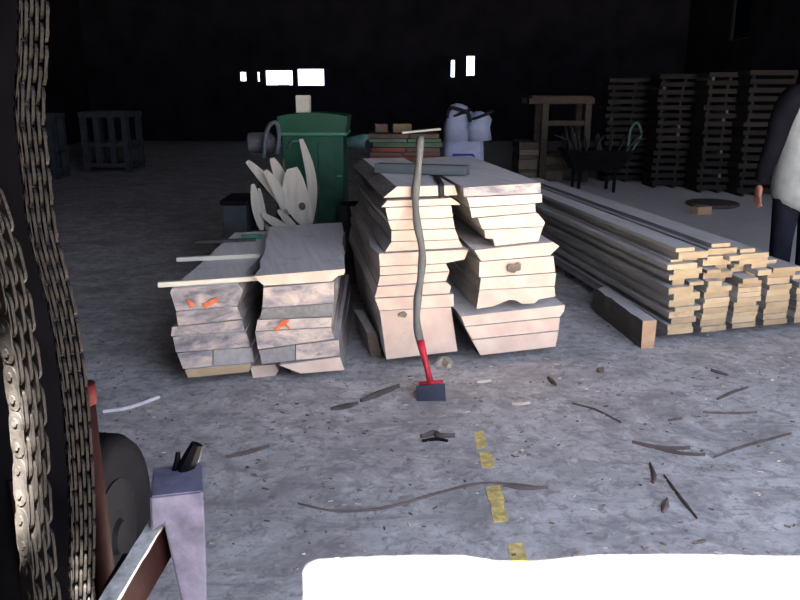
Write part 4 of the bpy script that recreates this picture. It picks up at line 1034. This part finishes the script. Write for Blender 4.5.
# ------------------------------------------------------------------ person at the right edge
Yh = 5.5
def person():
    S = Yh/5.0
    px_c = 801; c = at_y(px_c, 200, Yh)
    root = empty('person', (c.x, Yh, 0), 'person standing behind the plank pile, light grey vest over black sleeves, arm hanging', 'person', rz=0.15)
    def skin(name, verts, edges, rad, mt, sub=2):
        me = bpy.data.meshes.new(name); me.from_pydata(verts, edges, []); me.update()
        o = link(name, me, mt, root)
        md = o.modifiers.new('Skin', 'SKIN'); md.use_smooth_shade = True
        for i, r in enumerate(rad):
            sv = me.skin_vertices[0].data[i]; sv.radius = r if isinstance(r, tuple) else (r, r); sv.use_root = (i == 0)
        s = o.modifiers.new('Sub', 'SUBSURF'); s.levels = sub; s.render_levels = sub
        return o
    # faces -y: towards the camera is behind him (he looks into the hall, +y)
    V = [(0, 0, 0.98), (0, 0.01, 1.14), (0, 0.0, 1.32), (0, 0, 1.46), (0, 0.0, 1.54), (0, 0.02, 1.60), (0, 0.03, 1.70), (0, 0.02, 1.79)]
    E = [(i, i+1) for i in range(7)]; Rr = [(0.16, 0.115), (0.16, 0.11), (0.18, 0.12), (0.15, 0.09), 0.058, 0.062, (0.085, 0.10), (0.07, 0.08)]
    for s in (-1, 1):
        b = len(V)
        V += [(s*0.195, 0, 1.45), (s*0.27, -0.01, 1.14), (s*0.302, 0.04, 0.87)]; E += [(3, b), (b, b+1), (b+1, b+2)]; Rr += [0.05, 0.045, 0.034]
        b = len(V)
        V += [(s*0.095, 0, 0.90), (s*0.105, 0.01, 0.50), (s*0.11, -0.02, 0.09), (s*0.115, 0.13, 0.045)]; E += [(0, b), (b, b+1), (b+1, b+2), (b+2, b+3)]; Rr += [0.092, 0.062, 0.045, (0.045, 0.036)]
    skin('body', V, E, Rr, M['skin'])
    # clothes
    skin('vest', [(0, 0, 0.63), (0, 0.005, 0.90), (0, 0.0, 1.18), (0, 0, 1.34), (0, 0, 1.47), (0, 0, 1.535), (-0.15, 0, 1.47), (0.15, 0, 1.47)], [(0, 1), (1, 2), (2, 3), (3, 4), (4, 5), (4, 6), (4, 7)],
         [(0.245, 0.215), (0.24, 0.20), (0.215, 0.16), (0.20, 0.145), (0.16, 0.115), (0.085, 0.085), 0.085, 0.085], M['vest'])
    for s in (-1, 1):
        skin('sleeve', [(s*0.08, 0, 1.50), (s*0.175, 0, 1.465), (s*0.235, 0, 1.33), (s*0.275, -0.01, 1.13), (s*0.30, 0.02, 0.97), (s*0.302, 0.045, 0.86)], [(i, i+1) for i in range(5)], [0.075, 0.10, 0.086, 0.07, 0.06, 0.052], M['sleeve'])
        hx, hy, hz = s*0.305, 0.05, 0.85
        hv = [(hx, hy, hz), (hx, hy+0.005, hz-0.045), (hx, hy+0.01, hz-0.085)]; he = [(0, 1), (1, 2)]; hr = [(0.024, 0.03), (0.02, 0.04), (0.017, 0.04)]
        for k, (dy, L) in enumerate(((-0.03, 0.07), (-0.010, 0.08), (0.010, 0.085), (0.03, 0.078))):
            b = len(hv); hv += [(hx, hy+0.01+dy, hz-0.095), (hx-s*0.004, hy+0.012+dy, hz-0.095-L*0.5), (hx-s*0.022, hy+0.014+dy, hz-0.095-L*0.93)]
            he += [(2, b), (b, b+1), (b+1, b+2)]; hr += [0.0105, 0.0095, 0.008]
        b = len(hv); hv += [(hx-s*0.012, hy+0.04, hz-0.04), (hx-s*0.02, hy+0.062, hz-0.075), (hx-s*0.026, hy+0.06, hz-0.105)]; he += [(1, b), (b, b+1), (b+1, b+2)]; hr += [0.013, 0.011, 0.009]
        skin('hand', hv, he, hr, M['skin'])
    for s in (-1, 1):
        skin('trouser_leg', [(s*0.09, 0, 0.97), (s*0.105, 0.005, 0.75), (s*0.108, 0.01, 0.48), (s*0.112, -0.01, 0.10)], [(0, 1), (1, 2), (2, 3)], [(0.125, 0.135), 0.108, 0.082, 0.075], M['trousers'])
        skin('boot', [(s*0.112, -0.03, 0.10), (s*0.114, 0.0, 0.052), (s*0.118, 0.15, 0.042)], [(0, 1), (1, 2)], [0.06, (0.055, 0.05), (0.05, 0.04)], M['rubber'])
    bm = bmesh.new(); bmesh.ops.create_uvsphere(bm, u_segments=20, v_segments=14, radius=0.105)
    for v in bm.verts: v.co = Vector((v.co.x*0.9, v.co.y*1.08-0.005, v.co.z*1.05+1.745)); 
    bmesh.ops.delete(bm, geom=[v for v in bm.verts if v.co.y > 0.055 and v.co.z < 1.79 or v.co.z < 1.665], context='VERTS')
    obj('hair', bm, M['hair'], root, smooth=True)
    f = bmesh.new(); add_tube(f, [(0, 0.115, 1.735), (0, 0.145, 1.70), (0, 0.12, 1.692)], [0.008, 0.015, 0.010], 8); obj('nose', f, M['skin'], root, smooth=True)
    for s in (-1, 1):
        f = bmesh.new(); bmesh.ops.create_uvsphere(f, u_segments=10, v_segments=8, radius=0.012); bmesh.ops.translate(f, verts=f.verts[:], vec=(s*0.033, 0.108, 1.735)); obj('eye', f, M['strap'], root, smooth=True)
        f = bmesh.new(); bmesh.ops.create_uvsphere(f, u_segments=10, v_segments=8, radius=0.03)
        for v in f.verts: v.co = Vector((v.co.x*0.35+s*0.088, v.co.y*0.7+0.015, v.co.z*1.1+1.715))
        obj('ear', f, M['skin'], root, smooth=True)
    f = bmesh.new(); add_tube(f, [(-0.025, 0.108, 1.665), (0, 0.117, 1.663), (0.025, 0.108, 1.665)], [0.004, 0.008, 0.004], 8); obj('mouth', f, M['red'], root, smooth=True)
    root.scale = (1.0, 1.0, 1.0)
    return root
pr = person()

# ------------------------------------------------------------------ litter on the floor
def stick(pix, w, h, mt, label, name='bark_strip', cat='bark', taper=True):
    P = [at_z(x, y, 0) for x, y in pix]; cv_ = catmull(P, 4)
    c = sum(P, Vector())/len(P); bm = bmesh.new(); n_ = len(cv_)
    prev = None
    for i, p in enumerate(cv_):
        t = (cv_[min(i+1, n_-1)]-cv_[max(i-1, 0)]).normalized(); s_ = Vector((t.y, -t.x, 0))
        ww = w/2*(1+0.35*noise.noise(p*25))*(min(1, 0.35+2.2*min(i, n_-1-i)/n_) if taper else 1)
        hh = h*(1+0.3*noise.noise(p*31))
        q_ = p-c
        r = [bm.verts.new(q_+s_*ww*a_+Vector((0, 0, hh*b_))) for a_, b_ in ((-1, 0), (-0.6, 0.8), (0.2, 1), (0.9, 0.5), (1, 0))]
        if prev:
            for k in range(5): bm.faces.new((prev[k], prev[(k+1) % 5], r[(k+1) % 5], r[k]))
        else: bm.faces.new(r)
        prev = r
    bm.faces.new(prev[::-1])
    return tag(obj(name, bm, mt, None, c, smooth=False), label, cat)
Bk, Mw, Ch = M['bark_dark'], M['twig'], M['chip']
stick([(361, 402), (380, 394), (399, 387)], 0.045, 0.02, Bk, 'dark bark strip on the floor left of the scraper blade')
stick([(331, 410), (345, 407), (358, 404)], 0.04, 0.015, Bk, 'shorter dark bark strip lying left of the one near the scraper')
stick([(226, 458), (245, 454), (269, 447)], 0.022, 0.015, Mw, 'brown twig on the floor in front of the low left stack', 'twig', 'twig')
stick([(298, 504), (330, 511), (365, 511), (400, 505), (440, 493), (480, 484), (515, 485), (548, 489)], 0.014, 0.008, Mw, 'long thin curving twig crossing the middle of the floor', 'twig', 'twig')
stick([(421, 438), (434, 434), (440, 437), (455, 437)], 0.03, 0.02, Bk, 'small dark bark scrap on the floor just in front of scraper blade')
stick([(422, 442), (436, 440), (448, 442)], 0.018, 0.014, M['dark_red'], 'reddish dark sliver beside the bark scrap before the scraper', 'wood_sliver', 'sliver')
stick([(632, 443), (650, 447), (668, 449), (690, 449)], 0.022, 0.015, Mw, 'brown stick, upper of two lying together on the right floor', 'twig', 'twig')
stick([(655, 449), (680, 454), (705, 456)], 0.02, 0.014, Bk, 'dark stick, lower of two lying together on the right floor', 'twig', 'twig')
stick([(714, 458), (740, 448), (765, 441), (791, 434)], 0.013, 0.01, Bk, 'long straight dark twig at the right edge of the floor', 'twig', 'twig')
stick([(664, 476), (678, 495), (697, 519)], 0.014, 0.01, Bk, 'dark twig pointing towards the camera on the right floor', 'twig', 'twig')
stick([(650, 464), (654, 475), (653, 484)], 0.02, 0.01, Mw, 'short brown bark flake under the paired sticks on the right')
stick([(663, 513), (667, 500)], 0.028, 0.014, Mw, 'stubby brown chip beside the twig pointing towards camera', 'wood_chip', 'chip')
stick([(703, 413), (730, 414), (757, 413)], 0.014, 0.01, Bk, 'thin dark level twig on the floor before the plank pile', 'twig', 'twig')
stick([(717, 400), (732, 393), (748, 388)], 0.018, 0.012, Bk, 'dark slanting twig just above the thin level one', 'twig', 'twig')
stick([(711, 371), (728, 376)], 0.03, 0.015, Bk, 'dark bark flake on the floor in front of the plank pile')
stick([(572, 404), (595, 410), (621, 423)], 0.012, 0.009, Bk, 'thin broken twig on the floor before the tall right stack', 'twig', 'twig')
stick([(668, 421), (682, 419)], 0.016, 0.01, Bk, 'tiny dark sliver midway between two twigs on the right', 'wood_sliver', 'sliver')
stick([(597, 372), (604, 372)], 0.035, 0.03, Bk, 'dark lump of bark on the floor below the edge plank')
stick([(503, 486), (525, 489), (547, 488)], 0.02, 0.012, M['twig'], 'reddish brown bark piece at the end of the long curving twig')
stick([(512, 404.5), (530, 403.5)], 0.03, 0.012, Ch, 'pale flat wood chip on the floor right of the scraper', 'wood_chip', 'chip')
stick([(477, 383), (491, 381)], 0.02, 0.012, Ch, 'pale sliver on the floor under the tall right stack', 'wood_chip', 'chip')
stick([(103, 413), (130, 408), (160, 398)], 0.02, 0.014, M['top'], 'pale grey stick on the floor left of the low stack', 'twig', 'twig')
stick([(693, 544), (706, 541)], 0.014, 0.01, Bk, 'dark sliver on the floor close to the sunlit patch', 'wood_sliver', 'sliver')
stick([(548, 378), (556, 386)], 0.03, 0.015, Bk, 'dark bark flake at the foot of the tall right stack')
stick([(436, 366), (444, 361), (449, 368)], 0.08, 0.03, M['chip'], 'pale crumpled chip at the foot of the scraper stack', 'wood_chip', 'chip')
# uncountable sawdust and chips
bm = bmesh.new(); rc = random.Random(11)
for k in range(1000):
    while True:
        px, py = rc.uniform(60, 800), 300+rc.random()**0.8*270
        p = at_z(px, py, 0)
        if 2.1 < p.y < 6.2: break
    near = math.exp(-((p.y-3.6)/0.7)**2)
    if rc.random() > 0.35+0.65*near: continue
    L, w, an = rc.uniform(0.002, 0.012), rc.uniform(0.001, 0.0035), rc.gauss(0, 0.6)
    add_box(bm, -L, L, -w, w, 0, rc.uniform(0.002, 0.006), mat=(0 if rc.random() < 0.45 else 1 if rc.random() < 0.3 else 2), mtx=Matrix.Translation(p) @ Matrix.Rotation(an, 4, 'Z'))
tag(obj('sawdust_litter', bm, [M['chip'], M['bark_dark'], M['mid_wood']]), 'fine wood chips and bark crumbs strewn over the grey concrete floor', 'wood chips', kind='stuff')

# ------------------------------------------------------------------ light
w = bpy.data.worlds.new('sky'); sc.world = w; w.use_nodes = True
nt = w.node_tree; bg = nt.nodes['Background']; bg.inputs[0].default_value = (0.67, 0.75, 1.0, 1); bg.inputs[1].default_value = 4.2
sun = bpy.data.lights.new('sun', 'SUN'); sun.energy = 340.0; sun.angle = R(1.0); sun.color = (1.0, 0.94, 0.84)
so = bpy.data.objects.new('sun', sun); COL.objects.link(so)
dirv = Vector((SL, 1.0, -TE)).normalized()
so.rotation_euler = dirv.to_track_quat('-Z', 'Y').to_euler()
po = bpy.data.lights.new('doorway_portal', 'AREA'); po.shape = 'RECTANGLE'; po.size = DX1-DX0; po.size_y = DZ; po.cycles.is_portal = True
pob = bpy.data.objects.new('doorway_portal', po); COL.objects.link(pob); pob.location = ((DX0+DX1)/2, YF-0.2, DZ/2); pob.rotation_euler = (R(90), 0, 0)

sc.view_settings.view_transform = 'Standard'; sc.view_settings.look = 'None'; sc.view_settings.gamma = 1.0
sc.view_settings.exposure = 0.46
sc.cycles.use_denoising = True
sc.cycles.max_bounces = 8
